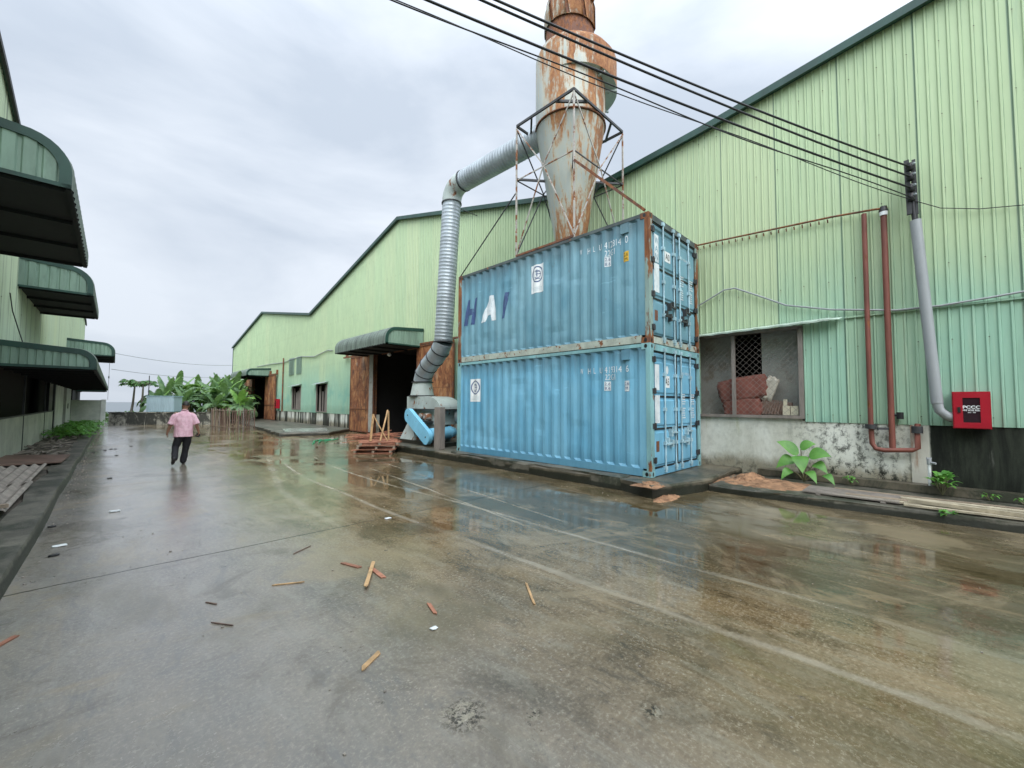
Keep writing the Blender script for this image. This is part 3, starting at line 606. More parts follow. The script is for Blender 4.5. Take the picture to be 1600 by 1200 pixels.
# curved-edge canopies ------------------------------------------------
def canopy(parent, T, y0, y1, xw, xo, zb, zt, pitch=.2, cham=.0):
    """canopy fixed to the wall at local x=xw reaching out to x=xo; T maps local to world"""
    s = 1 if xo > xw else -1; L = abs(xo-xw); rad = min(.42*L, (zt-zb)*.62)
    prof = [(xw, zt)]
    cxp = xo-s*rad; czp = zt-.10-rad
    for i in range(9):
        a = PI/2*(1-i/8); prof.append((cxp+s*rad*math.cos(a), czp+rad*math.sin(a)))
    prof.append((xo, zb))
    W = lambda x, y, z: T @ Vector((x, y, z))
    # top skin, ribbed along its length
    mb = MB(); n = int((y1-y0)/.25); cols = []
    for j in range(n*2+1):
        y = y0+(y1-y0)*j/(2*n); e = .018 if j % 2 else 0
        cols.append([W(x+s*e*(1 if i > 2 else 0), y, z+e) for i, (x, z) in enumerate(prof)])
    m = len(prof); mb.add([q for c in cols for q in c], [(j*m+i, j*m+i+1, (j+1)*m+i+1, (j+1)*m+i) for j in range(2*n) for i in range(m-1)], False)
    mb.build('top_sheet', 'can_top', parent)
    # ends: ribbed infill panel and a wide dark band round the edge
    bw = min(.13, L*.1)
    inner = [(xw, zt-bw)]+[(cxp+s*(rad-bw)*math.cos(PI/2*(1-i/8)), czp+(rad-bw)*math.sin(PI/2*(1-i/8))) for i in range(9)]+[(xo-s*bw, zb)]
    for ye, d in ((y0, -1), (y1, 1)):
        mb = MB(); K = len(prof)
        mb.add([W(x, ye+d*.03, z) for x, z in prof]+[W(x, ye+d*.03, z) for x, z in inner]+[W(x, ye-d*.06, z+.0) for x, z in prof]+[W(x, ye-d*.02, z) for x, z in inner],
               [(i, i+1, K+i+1, K+i) for i in range(K-1)]+[(i+1, i, 2*K+i, 2*K+i+1) for i in range(K-1)]+[(K+i, K+i+1, 3*K+i+1, 3*K+i) for i in range(K-1)])
        mb.add([W(xw, ye+d*.03, zb), W(xo, ye+d*.03, zb), W(xo, ye+d*.03, zb+bw*.45), W(xw, ye+d*.03, zb+bw*.45)], [(0, 1, 2, 3)])
        mb.build('end_trim', 'trim', parent)
        mb = MB(); x = xw; ps = []
        def ztop(x):
            t = (x-cxp)*s
            if t <= 0: return zt-bw*.9-.1*abs(x-xw)/max(.01, abs(cxp-xw))*1.0
            return czp+math.sqrt(max(0, (rad-bw*.6)**2-t*t))
        npn = max(3, int(L/pitch)); xs = []
        for i in range(npn):
            for f, dd in ((0, 0), (.62, 0), (.72, .022), (.9, .022)): xs.append((xw+s*(L-bw*.7)*(i+f)/npn, dd))
        xs.append((xw+s*(L-bw*.7), 0))
        for (xa, da), (xb, db) in zip(xs, xs[1:]):
            mb.add([W(xa, ye+d*(.008-da), zb+.02), W(xb, ye+d*(.008-db), zb+.02), W(xb, ye+d*(.008-db), max(zb+.05, ztop(xb))), W(xa, ye+d*(.008-da), max(zb+.05, ztop(xa)))], [(0, 1, 2, 3)])
        mb.build('end_panel', 'can_panel', parent, rc=False)
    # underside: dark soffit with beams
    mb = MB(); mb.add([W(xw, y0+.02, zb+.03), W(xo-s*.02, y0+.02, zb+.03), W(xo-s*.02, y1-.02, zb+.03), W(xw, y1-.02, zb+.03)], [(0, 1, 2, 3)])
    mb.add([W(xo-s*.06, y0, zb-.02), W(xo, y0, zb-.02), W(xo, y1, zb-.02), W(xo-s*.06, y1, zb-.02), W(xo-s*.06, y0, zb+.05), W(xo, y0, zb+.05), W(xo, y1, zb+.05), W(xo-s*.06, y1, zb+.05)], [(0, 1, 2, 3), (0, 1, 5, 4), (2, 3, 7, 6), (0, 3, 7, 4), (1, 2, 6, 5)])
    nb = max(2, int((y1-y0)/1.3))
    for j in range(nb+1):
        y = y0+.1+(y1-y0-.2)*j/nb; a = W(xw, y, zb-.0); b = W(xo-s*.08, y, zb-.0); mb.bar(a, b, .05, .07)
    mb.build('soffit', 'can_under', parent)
I4 = Matrix.Identity(4)
def can_part(nm, par, *a, **kw):
    o = bpy.data.objects.new(nm, None); C.objects.link(o); o.parent = par; PM[o] = PM[par]; canopy(o, *a, **kw); return o
can_part('canopy', fb, I4, 15.95, 21.2, 10.17, 8.32, 4.12, 4.98, pitch=.13)
can_part('canopy', fb, I4, 39.6, 45.6, 10.17, 8.35, 3.85, 4.55, pitch=.13)
can_part('canopy', fb, I4, 52.2, 54.2, 10.17, 8.9, 2.35, 2.95, pitch=.2)

# ------------------------------------------------------------------ left-hand building
lb = thing('warehouse_building', 'pale corrugated warehouse along the left kerb with green canopies and a low rendered wall', 'warehouse building', LT(-2, 20, 0), LA)
rl = [(-20, 7.6), (-6, 10.3), (5, 8.0), (8, 9.65), (8.01, 9.66), (13.6, 8.78), (17, 8.05), (29, 9.6), (40, 8.35), (48.8, 8.45), (50.2, 8.15)]
def zl(y):
    for (a, za), (b, zb) in zip(rl, rl[1:]):
        if a <= y <= b: return za+(zb-za)*(y-a)/(b-a)
    return 8.0
mb = MB()
corr_wall(mb, -2.0, -20, 49.8, .16, .022, lambda y: [(2.45, lambda q: zl(q)-.04)], sgn=1, T=LM)
mb.build('wall', 'sheet_left', lb, rc=False)
mb = MB()
for (a, za), (b, zb) in zip(rl, rl[1:]): mb.add([LT(-1.94, a, za-.03), LT(-1.94, b, zb-.03), LT(-30, b, zb+.03), LT(-30, a, za+.03)], [(0, 1, 2, 3)])
mb.build('roof', 'roof', lb)
mb = MB()
for (a, za), (b, zb) in zip(rl, rl[1:]): mb.prism([LT(-1.935, a, za-.12), LT(-1.935, b, zb-.12), LT(-1.935, b, zb+.0), LT(-1.935, a, za+.0)], (.05, 0, 0))
mb.prism([LT(-1.98, 49.8, 2.4), LT(-1.98, 49.95, 2.4), LT(-1.98, 49.95, 8.3), LT(-1.98, 49.8, 8.3)], (-.1, 0, 0)); mb.build('roof_trim', 'darksteel', lb)
mb = MB(); transf(mb.box(-2.18, -2.0, -20, 28.3, 0, 1.17), LM); mb.build('low_wall', 'lowwall', lb)
mb = MB()
for y in (9.6, 14.6, 19.7, 25.1): transf(MB(), LM); mb.v += []; b2 = MB().box(-2.03, -1.985, y-.03, y+.03, 0.02, 2.45); mb.add([LM @ q for q in b2.v], b2.f)
b2 = MB().box(-2.03, -1.97, -20, 28.3, 1.17, 1.21); mb.add([LM @ q for q in b2.v], b2.f)
b2 = MB().box(-2.03, -1.96, 28.2, 28.45, 0.02, 2.45); mb.add([LM @ q for q in b2.v], b2.f); mb.each('window_post', 'darksteel', lb)
mb = MB()
for a, b in ((29.1, 33.2), (35.2, 38.6)): b2 = MB().box(-2.2, -1.99, a, b, 0, 2.5); mb.add([LM @ q for q in b2.v], b2.f)
mb.each('rendered_wall', 'whitewall', lb)
mb = MB()
for a in ((-2.9, -2.85, -20, 50, 0, 8), (-30, -2.1, 49.7, 49.8, 0, 8), (-2.7, -2.05, 41, 49.8, 1.0, 2.45), (-30, -2.1, -20.1, -20, 0, 7.5), (-30.1, -30, -20, 50, 0, 8)): b2 = MB().box(*a); mb.add([LM @ q for q in b2.v], b2.f)
mb.each('inner_wall', 'dark', lb)
mb = MB(); b2 = MB().box(-1.99, -1.96, 36.2, 36.35, 1.2, 1.5); mb.add([LM @ q for q in b2.v], b2.f); mb.build('switch_box', 'darksteel', lb)
can_part('canopy', lb, LM, 8.75, 13.6, -2.0, -.56, 4.72, 5.55, pitch=.19)
can_part('canopy', lb, LM, 17.2, 21.9, -2.0, -.55, 4.72, 5.62, pitch=.19)
can_part('canopy', lb, LM, 14.7, 40.5, -2.0, -.34, 2.42, 3.02, pitch=.13)
can_part('canopy', lb, LM, 33.0, 38.4, -2.0, -.06, 4.22, 5.1, pitch=.17)
can_part('canopy', lb, LM, 44.0, 47.0, -2.0, -.45, 2.42, 2.95, pitch=.17)
mb = MB(); b2 = MB().box(-1.97, -.62, 38.6, 38.78, 0, 1.72); mb.add([LM @ q for q in b2.v], b2.f); ew = mb.build('end_wall', 'lowwall', None)
mb = MB(); b2 = MB().box(-.62, -.38, 38.55, 38.85, 0, 1.76); mb.add([LM @ q for q in b2.v], b2.f); mb.build('end_pier', 'whitewall', ew); tag(ew, 'grey rendered wall stub with a pale pier closing the left verge', 'wall')
# antenna bits and a cable on the left wall
mb = MB(); mb.tube([LT(-1.95, 15.9, 4.3), LT(-1.93, 16.2, 3.9), LT(-1.9, 17.2, 3.45), LT(-1.9, 18.6, 3.02)], .012, 6); tag(mb.build('wall_cable', 'cable'), 'thin black cable drooping down the pale wall under the canopy', 'cable')
mb = MB(); mb.tube([LT(-1.6, 33.1, 4.95), LT(-1.6, 33.1, 3.9)], .02, 6); mb.box(-.05, .05, -.05, .05, -.06, .06, Matrix.Translation(LT(-1.5, 33.1, 3.95))); tag(mb.build('wall_bracket', 'darksteel'), 'dark iron wall bracket left of the fourth green canopy', 'bracket')

# ------------------------------------------------------------------ containers
CX0, CY0, CZ0 = 7.445, 3.741, .22
CL, CW, CH = 6.058, 2.438, 2.591
def cprof(y):                      # recess of the side sheet at distance y from the door end
    p = ((y-.16) % .2775)/.2775
    if p < .26: return 0
    if p < .5: return (p-.26)/.24*.036
    if p < .76: return .036
    return (1-p)/.24*.036
def container(z0, mat, fmat, label, upper):
    T = Matrix.Translation((CX0, CY0, z0))
    t = thing('shipping_container', label, 'shipping container', (CX0, CY0, z0), 0, 'stacked blue shipping containers')
    W = lambda x, y, z: (CX0+x, CY0+y, z0+z)
    # frame
    mb = MB(); p = .15
    B = lambda *a: mb.box(*a, T)
    B(0, p, 0, .09, .118, CH-.118); B(CW-p, CW, 0, .09, .118, CH-.118); B(0, .09, CL-p, CL, .118, CH-.118); B(CW-.09, CW, CL-p, CL, .118, CH-.118); 
    mb.each('corner_post', fmat, t)
    mb = MB(); B = lambda *a: mb.box(*a, T)
    B(.004, .07, .178, CL-.178, CH-.075, CH-.006); B(CW-.07, CW-.004, .178, CL-.178, CH-.075, CH-.006); B(.162, CW-.162, .004, .06, CH-.13, CH-.006); B(.162, CW-.162, CL-.06, CL-.004, CH-.13, CH-.006)
    mb.each('top_rail', 'toprail' if upper else fmat, t)
    mb = MB(); B = lambda *a: mb.box(*a, T)
    B(.004, .06, .178, CL-.178, .012, .16); B(CW-.06, CW-.004, .178, CL-.178, .012, .16); B(.162, CW-.162, .004, .08, .012, .14); B(.162, CW-.162, CL-.06, CL-.004, .012, .14)
    mb.each('bottom_rail', mat if not upper else 'paletrim', t)
    mb = MB()
    for x in (0, CW-.162):
        for y in (0, CL-.178):
            for z in (0, CH-.118): mb.box(x, x+.162, y, y+.178, z, z+.118, T)
    csts = mb.each('corner_casting', 'rust' if upper else fmat, t)
    def cast_at(x, y, z): return csts[(4 if x > 1 else 0)+(2 if y > 3 else 0)+(1 if z > 1 else 0)]
    for z in (.059, CH-.059):
        for y in (.089, CL-.089):
            MB().add([W(-.002, y+.033*math.cos(a), z+.04*math.sin(a)) for a in [i*PI/7 for i in range(14)]], [tuple(range(14))]).build('casting_hole', 'black', cast_at(0, y, z))
        for x in (.081, CW-.081): MB().add([W(x+.03*math.cos(a), -.002, z+.042*math.sin(a)) for a in [i*PI/7 for i in range(14)]], [tuple(range(14))]).build('casting_hole', 'black', cast_at(x, 0, z))
    # ribbed sides
    for nm, sx in (('side_panel', 0), ('side_panel', 1)):
        mb = MB(); ys = [.09, .16]
        y = .16
        while y < CL-.2:
            for f in (.26, .5, .76, 1):
                q = y+.2775*f
                if q < CL-.15: ys.append(q)
            y += .2775
        ys.append(CL-.15)
        za, zb = .16, CH-.075
        cols = []
        for y in ys:
            d = .012+cprof(y) if y > .1 else .012
            if y >= CL-.151: d = .012
            def dent(z):
                q = mnoise.noise(Vector((y*1.1+z0*3, z*1.3, sx*5)))+.6*mnoise.noise(Vector((y*2.7, z*3.1+z0*2, 3+sx))); return max(0, q-.12)*.040*min(1, (z-za)*3, (zb-z)*3, (y-.1)*3)
            rows = [(.012, za)]+[(d+dent(za+.05+(zb-za-.1)*i/16), za+.05+(zb-za-.1)*i/16) for i in range(17)]+[(.012, zb)]
            cols.append([W(dd if sx == 0 else CW-dd, y, z) for dd, z in rows])
        mb.add([q for c in cols for q in c], [(j*19+i, (j+1)*19+i, (j+1)*19+i+1, j*19+i+1) for j in range(len(cols)-1) for i in range(18)])
        o = mb.build(nm, mat, t, rc=False)
        if sx == 0: sidep = o; PM[o] = PM[t]
    mb = MB(); mb.box(.03, CW-.03, .03, CL-.03, CH-.05, CH-.02, T); mb.build('roof', mat, t)
    mb = MB(); mb.box(.05, CW-.05, .1, CL-.1, .1, .16, T); mb.build('floor', 'dark', t)
    mb = MB(); mb.box(.09, CW-.09, CL-.10, CL-.05, .14, CH-.1, T); mb.build('rear_panel', mat, t)
    mb = MB(); mb.box(-.016, .03, .43, .61, CH-.30, CH-.10, T); mb.build('vent_cover', mat, t)
    # doors
    mid = 1.235
    for k2, (xa, xb) in enumerate(((.17, mid-.012), (mid+.012, CW-.17))):
        mb = MB(); z0d, z1d = .17, CH-.15
        mb.box(xa, xb, .035, .07, z0d, z1d, T)
        zs = [z0d+.02, .84, .90, 1.50, 1.56, z1d-.18] if False else None
        for a, b in ((z0d+.03, .86), (.97, 1.50), (1.61, z1d-.19), (z1d-.13, z1d-.02)): # raised panels between the pressed grooves
            mb.add([W(x, y, z) for x, y, z in ((xa+.03, .035, a), (xb-.03, .035, a), (xb-.03, .035, b), (xa+.03, .035, b), (xa+.055, .013, a+.03), (xb-.055, .013, a+.03), (xb-.055, .013, b-.03), (xa+.055, .013, b-.03))],
                   [(4, 5, 6, 7), (0, 1, 5, 4), (1, 2, 6, 5), (2, 3, 7, 6), (3, 0, 4, 7)])
        door = mb.build('door', mat, t); PM[door] = PM[t]
        mb = MB(); gs = .03
        mb.box(xa-.01, xa+.018, .022, .034, z0d-.01, z1d+.01, T); mb.box(xb-.018, xb+.01, .022, .034, z0d-.01, z1d+.01, T); mb.box(xa+.018, xb-.018, .022, .034, z0d-.015, z0d+.012, T); mb.box(xa+.018, xb-.018, .022, .034, z1d-.012, z1d+.015, T)
        for zz in (.915, 1.555): mb.box(xa+.06, xb-.06, .026, .0345, zz-.02, zz+.02, T)
        mb.build('gasket', 'black', door)
        rods = (.60, 1.09) if k2 == 0 else (1.38, 1.86)
        for rx in rods:
            mb = MB(); mb.tube([W(rx, -.012, .10), W(rx, -.012, CH-.06)], .017, 8)
            for zz in (.13, CH-.09, .62, 1.30, 2.0):
                mb.box(rx-.045, rx+.045, -.034, .03, zz-.035, zz+.035, T)
            mb.box(rx-.03, rx+.03, -.03, .0, .05, .1, T)
            rod = mb.build('lock_rod', 'lockrod', door); PM[rod] = PM[t]
            hx = rx-.02 if rx in (.60, 1.38) else rx+.02
            mb = MB(); zz = .60 if rx in (.60, 1.38) else .82; s2 = 1 if rx in (.60, 1.38) else -1
            mb.bar(W(rx, -.045, zz), W(rx+s2*.30, -.05, zz+.015), .03, .035); mb.box(rx+s2*.26-.03, rx+s2*.26+.03, -.06, .02, zz-.07, zz+.08, T); mb.box(rx+s2*.10-.02, rx+s2*.10+.02, -.05, .02, zz+.02, zz+.13, T)
            mb.build('door_handle', 'darksteel' if upper else 'lockrod', door)
        hx = .17 if k2 == 0 else CW-.17
        mb = MB()
        for zz in (.32, .98, 1.66, 2.28): mb.box(hx-.085, hx+.05, -.018, .02, zz-.05, zz+.05, T); mb.tube([W(hx-.02 if k2 == 0 else hx+.02, -.024, zz-.06), W(hx-.02 if k2 == 0 else hx+.02, -.024, zz+.06)], .016, 6)
        mb.each('hinge', 'darksteel', door, 2)
        if k2 == 0: dl = door
        else: dr = door
    # marks --------------------------------------------------
    def side_mark(name, vf, mat2, off=.004, crumple=0):
        """vf in (y world, z world) -> laid over the corrugation"""
        V, Fc = vf; bm = bmesh.new(); vs = [bm.verts.new((0, y, z)) for y, z in V]
        for f in Fc:
            try: bm.faces.new([vs[i] for i in f])
            except ValueError: pass
        ymin = min(v[0] for v in V)-CY0; ymax = max(v[0] for v in V)-CY0
        y = .16
        while y < CL:
            for f in (0, .26, .5, .76):
                q = y+.2775*f
                if ymin < q < ymax: bmesh.ops.bisect_plane(bm, geom=bm.verts[:]+bm.edges[:]+bm.faces[:], plane_co=(0, q+CY0, 0), plane_no=(0, 1, 0))
            y += .2775
        for v in bm.verts: v.co.x = CX0+.012+cprof(v.co.y-CY0)-off
        bm.verts.index_update(); o = MB(); o.add([v.co.copy() for v in bm.verts], [tuple(v.index for v in f.verts) for f in bm.faces]); bm.free()
        return o.build(name, mat2, sidep, rc=False)
    def flip(v, f): return [(a, b) for a, b in v], f
    def ST(body, yl, yr, za, zb, **kw):                # text reading towards -y
        v, f = text_fit(body, -yl, -yr, za, zb, **kw); return [(-a, b) for a, b in v], [q[::-1] for q in f]
    def SR(ya, yb, za, zb): return [(ya, za), (yb, za), (yb, zb), (ya, zb)], [(3, 2, 1, 0)]
    if upper:
        side_mark('lettering', merge2(ST('W', 5.385, 5.32, 4.93, 5.05), ST('H', 5.20, 5.12, 4.92, 5.05), ST('L', 5.03, 4.99, 4.92, 5.04), ST('U', 4.90, 4.82, 4.92, 5.05), ST('412814', 4.75, 4.37, 4.91, 5.05), ST('0', 4.26, 4.19, 4.90, 5.05), ST('22G1', 4.74, 4.50, 4.74, 4.87)), 'decal')
        side_mark('size_label', SR(4.61, 4.75, 4.52, 4.73), 'decal'); side_mark('height_label', SR(4.18, 4.31, 4.52, 4.73), 'yellow')
        side_mark('size_digits', merge2(ST('2.6', 4.735, 4.625, 4.64, 4.71), ST('8.6', 4.735, 4.625, 4.54, 4.61)), 'navy', .007); side_mark('height_digits', merge2(ST('2.6', 4.295, 4.195, 4.63, 4.71), ST('M', 4.28, 4.21, 4.54, 4.60)), 'black', .007)
        side_mark('large_letter', ST('H', 9.53, 8.93, 3.88, 4.63, shear=.3, bold=.05), 'navy'); side_mark('large_letter', ST('I', 7.95, 7.67, 3.88, 4.56, shear=.3, bold=.05), 'navy')
        side_mark('large_letter', ST('A', 8.80, 8.14, 3.88, 4.58, shear=.22, bold=.07), 'decal')
        sy0, sy1, sz0, sz1 = 6.46, 6.88, 4.34, 5.04
    else:
        side_mark('lettering', merge2(ST('W', 5.385, 5.30, 2.27, 2.39), ST('H', 5.20, 5.12, 2.27, 2.39), ST('L', 5.03, 4.99, 2.27, 2.39), ST('U', 4.90, 4.82, 2.27, 2.39), ST('419314', 4.76, 4.38, 2.27, 2.40), ST('6', 4.27, 4.20, 2.27, 2.40), ST('22G1', 4.75, 4.51, 2.12, 2.24)), 'decal')
        side_mark('size_label', SR(4.63, 4.77, 1.90, 2.09), 'decal'); side_mark('height_label', SR(4.19, 4.31, 1.88, 2.09), 'decal')
        side_mark('size_digits', merge2(ST('2.6', 4.755, 4.645, 2.01, 2.07), ST('8.6', 4.755, 4.645, 1.92, 1.98), ST('2.6', 4.30, 4.20, 2.0, 2.07), ST('M', 4.28, 4.22, 1.91, 1.97)), 'navy', .007)
        sy0, sy1, sz0, sz1 = 8.80, 9.20, 1.67, 2.31
    cy, cz = (sy0+sy1)/2, sz1-.24
    side_mark('sticker', SR(sy0, sy1, sz0, sz1), 'white')
    a, b = ring2(cy, cz, .175, .20, .028, n=36); c2, d2 = ring2(cy, cz, .10, .105, .016, PI*.25, PI*1.75, 20); b = [q[::-1] for q in b]
    side_mark('emblem', merge2((a, b), (c2, d2), SR(cy-.10, cy+.04, cz-.005, cz+.012), SR(cy-.012, cy+.010, cz-.06, cz+.11), SR(cy-.06, cy+.05, cz+.055, cz+.068), SR(cy-.07, cy+.07, cz-.125, cz-.11)), 'navy', .007)
    side_mark('sticker_lines', merge2(*[SR(sy0+.05, sy1-.05, sz0+.06+i*.035, sz0+.066+i*.035) for i in range(3)]), 'lockrod', .007)
    def end_mark(name, vf, mat2, par, off=.009):
        V, Fc = vf; o = MB(); o.add([(CX0+x, CY0+off, z0+z) for x, z in V], Fc); return o.build(name, mat2, par, rc=False)
    ET = text_fit
    if upper:
        end_mark('name_strip', merge2(rect2(.245, .43, 1.66, 2.22), rect2(.225, .45, 1.05, 1.63)), 'decal', dl)
        end_mark('name_letters', merge2(ET('W', .27, .41, 2.03, 2.16), ET('A', .28, .40, 1.87, 1.99), ET('N', .28, .40, 1.71, 1.83)), 'cont_hi', dl, .006)
        end_mark('number_plate', rect2(.70, .97, 1.77, 1.99), 'white', dl); end_mark('number_letters', ET('A0', .74, .93, 1.81, 1.95), 'black', dl, .006)
        rows = [ET('WHLU', 1.43, 1.58, 2.0, 2.06), ET('412814 0', 1.62, 1.84, 2.0, 2.06), ET('22G1', 1.91, 2.03, 1.92, 2.0)]
    else:
        end_mark('name_strip', merge2(rect2(.205, .40, 1.68, 2.19), rect2(.20, .41, 1.03, 1.58)), 'decal', dl)
        end_mark('number_plate', rect2(.63, .86, 1.74, 1.98), 'white', dl); end_mark('number_letters', ET('A5', .66, .83, 1.79, 1.93), 'black', dl, .006)
        end_mark('round_label', ([(.75+.06*math.cos(i*PI/8), 2.10+.085*math.sin(i*PI/8)) for i in range(16)], [tuple(range(16))]), 'decal', dl)
        rows = [ET('WHLU', 1.43, 1.58, 2.04, 2.1), ET('419314 6', 1.62, 1.86, 2.04, 2.1), ET('22G1', 1.91, 2.02, 1.94, 2.01)]
    rr = random.Random(5+upper)
    for col0, col1 in ((1.41, 1.60), (1.90, 2.08)):
        for i in range(11):
            zc = 1.10+i*.05; x = col0
            if i in (5,): continue
            while x < col1: wv = rr.uniform(.02, .05); rows.append(rect2(x, x+wv, zc, zc+.028)); x += wv+.014
    end_mark('door_lettering', merge2(*rows), 'decal', dr)
    end_mark('data_plate', rect2(.24, .37, .47, .68), 'rust', dl)
    return t
container(CZ0, 'cont_lo', 'cframe_lo', 'bright blue shipping container at the bottom of the stack, door plate reading A5', False)
container(CZ0+CH, 'cont_hi', 'cframe_hi', 'faded teal-blue shipping container on top, with HAI on its side and rusty corner posts', True)

# ------------------------------------------------------------------ cyclone on its lattice frame
CYX, CYY = 8.58, 6.50
t = thing('cyclone_tower', 'tall rust-streaked cyclone dust collector standing above the upper container', 'cyclone', (CYX, CYY, 5.402))
def lathe(mb, prof, cx, cy, seg=56, a0=0, a1=2*PI, smooth=True):
    n = len(prof); full = abs(a1-a0-2*PI) < 1e-6; K = seg if full else seg+1
    vs = [(cx+r*math.cos(a0+(a1-a0)*j/seg), cy+r*math.sin(a0+(a1-a0)*j/seg), z) for j in range(K) for r, z in prof]
    mb.add(vs, [(j*n+i, ((j+1) % K)*n+i, ((j+1) % K)*n+i+1, j*n+i+1) for j in range(seg) for i in range(n-1)], smooth)
Rb = .915
mb = MB(); lathe(mb, [(.34, 5.42), (.36, 5.6), (.90, 8.84)], CYX, CYY); mb.build('cone', 'cyclone', t)
mb = MB(); lathe(mb, [(Rb, 8.90), (Rb, 10.72), (.84, 10.9), (.66, 11.0)], CYX, CYY); mb.build('barrel', 'cyclone', t)
mb = MB(); lathe(mb, [(.90, 8.855), (.935, 8.855), (.935, 8.885), (.90, 8.885)], CYX, CYY); mb.build('flange', 'rust', t)
# spiral scroll: grows from the left front round to the right and back
mb = MB(); N = 48; A0 = R(205); A1 = R(205+215); vo = []; vi = []; ring = []
for j in range(N+1):
    f = j/N; a = A0+(A1-A0)*f; ro = Rb+.01+.33*min(1, f*1.9); zb = 9.98-.22*f; ztp = 10.74
    ring.append([(CYX+r*math.cos(a), CYY+r*math.sin(a), z) for r, z in ((Rb-.01, zb), (ro, zb), (ro, ztp-.10), (ro*.88, ztp+.10), (.66, ztp+.27))])
mb.add([q for r_ in ring for q in r_], [(j*5+i, (j+1)*5+i, (j+1)*5+i+1, j*5+i+1) for j in range(N) for i in range(1, 4)], True)
mb.build('scroll', 'cyclone', t, rc=False)
mb = MB(); mb.add([q for r_ in ring for q in r_[:2]], [(j*2, (j+1)*2, (j+1)*2+1, j*2+1) for j in range(N)]); mb.add(ring[-1], [(0, 1, 2, 3, 4)])
mb.build('scroll_floor', 'greypaint', t)
mb = MB()
for j in (14, 22, 30, 38):
    f = j/N; a = A0+(A1-A0)*f; ro = Rb+.01+.33*min(1, f*1.9); zb = 9.95-.22*f; mb.bar((CYX+(Rb-.02)*math.cos(a), CYY+(Rb-.02)*math.sin(a), zb-.03), (CYX+ro*math.cos(a), CYY+ro*math.sin(a), zb-.03), .04, .05)
mb.each('scroll_bracket', 'greypaint', t)
mb = MB(); lathe(mb, [(.64, 10.95), (.64, 12.3)], CYX, CYY); mb.build('neck', 'rust', t)
mb = MB(); ns = 48; prof = []
ringb = []
for j in range(ns):
    a = 2*PI*j/ns; # rim dips on the left, away from the camera
    zr = 11.52+.05*math.cos(a-R(120)); ringb.append([(CYX+r*math.cos(a), CYY+r*math.sin(a), z) for r, z in ((.672, zr), (.69, zr), (.69, 12.05), (.60, 12.42), (.34, 12.66), (.02, 12.75))])
mb.add([q for r_ in ringb for q in r_], [(j*5+i, ((j+1) % ns)*5+i, ((j+1) % ns)*5+i+1, j*5+i+1) for j in range(ns) for i in range(4)], True); mb.build('outlet_hood', 'cyclone', t)
mb = MB(); mb.box(CYX-.05, CYX+.05, CYY-.75, CYY-.68, 12.0, 12.12); mb.build('hood_bracket', 'rusty_white', t)
# frame
fx0, fx1, fy0, fy1, zt, zb0 = 7.50, 9.66, 5.57, 7.43, 8.93, 5.42
cor = [(fx0, fy0), (fx0, fy1), (fx1, fy1), (fx1, fy0)]
mb = MB()
for i in range(4):
    a, b = cor[i], cor[(i+1) % 4]; mb.bar((*a, zt), (*b, zt), .042, .06)
for a, b in (((8.2, fy0), (8.95, fy0)),): pass
mb.bar((fx0, 6.1, zt-.02), (8.05, fy0, zt-.02), .05, .06); mb.bar((fx0, 6.9, zt-.02), (8.05, fy1, zt-.02), .05, .06); mb.bar((fx1, 6.1, zt-.02), (9.1, fy0, zt-.02), .05, .06)
mb.build('frame_ring', 'darksteel', t)
for i, (x, y) in enumerate(cor):
    mb = MB(); mb.bar((x, y, zb0-.02), (x, y, zt-.05), .036); mb.build('frame_leg', 'rusty_white' if i != 2 else 'darksteel', t)
mid = (zt+zb0)/2+.32; mb = MB(); mw2 = MB()
mp4 = [((cor[i][0]+cor[(i+1) % 4][0])/2, (cor[i][1]+cor[(i+1) % 4][1])/2, mid) for i in range(4)]
for i in range(4):
    a, b = cor[i], cor[(i+1) % 4]; q = mp4[i]; tgt = mw2 if i in (0, 3) else mb
    off = .03
    tgt.bar((*a, zt-.08), q, .025); tgt.bar((*b, zt-.08), q, .025); tgt.bar((*a, zb0+.05), q, .025); tgt.bar((*b, zb0+.05), q, .025)
    (mw2 if i in (0,) else mb).bar((*a, mid-.03), (*b, mid-.03), .024)
mb.build('cross_brace', 'darksteel', t); mw2.build('cross_brace', 'rusty_white', t)
mb = MB(); mb.bar((fx0, fy0, zb0+.03), (fx0, fy1, zb0+.03), .045, .05); mb.bar((fx0, fy1, zb0+.03), (fx1, fy1, zb0+.03), .045, .05); mb.bar((fx1, fy0, zb0+.03), (fx1, fy1, zb0+.03), .045, .05)
mb.each('base_rail', 'rust', t)
mb = MB()
for a, b in (((fx0, fy0, mid), (8.28, 6.2, mid)), ((fx1, fy0, mid), (8.9, 6.2, mid)), ((fx0, fy1, mid), (8.28, 6.8, mid))): mb.bar(a, b, .05)
mb.each('cone_stay', 'darksteel', t)
mb = MB(); mb.bar((7.50, 5.56, 7.22), (7.50, 3.85, 5.47), .055); tag(mb.build('stay_bar', 'rust'), 'rusty stay bar from the cyclone frame down to the container corner', 'stay bar')
mb = MB(); mb.tube([(7.5, 7.43, 7.15), (7.48, 9.76, 5.41)], .017, 6); tag(mb.build('stay_rod', 'darksteel'), 'thin dark stay rod down to the far end of the container roof', 'stay rod')

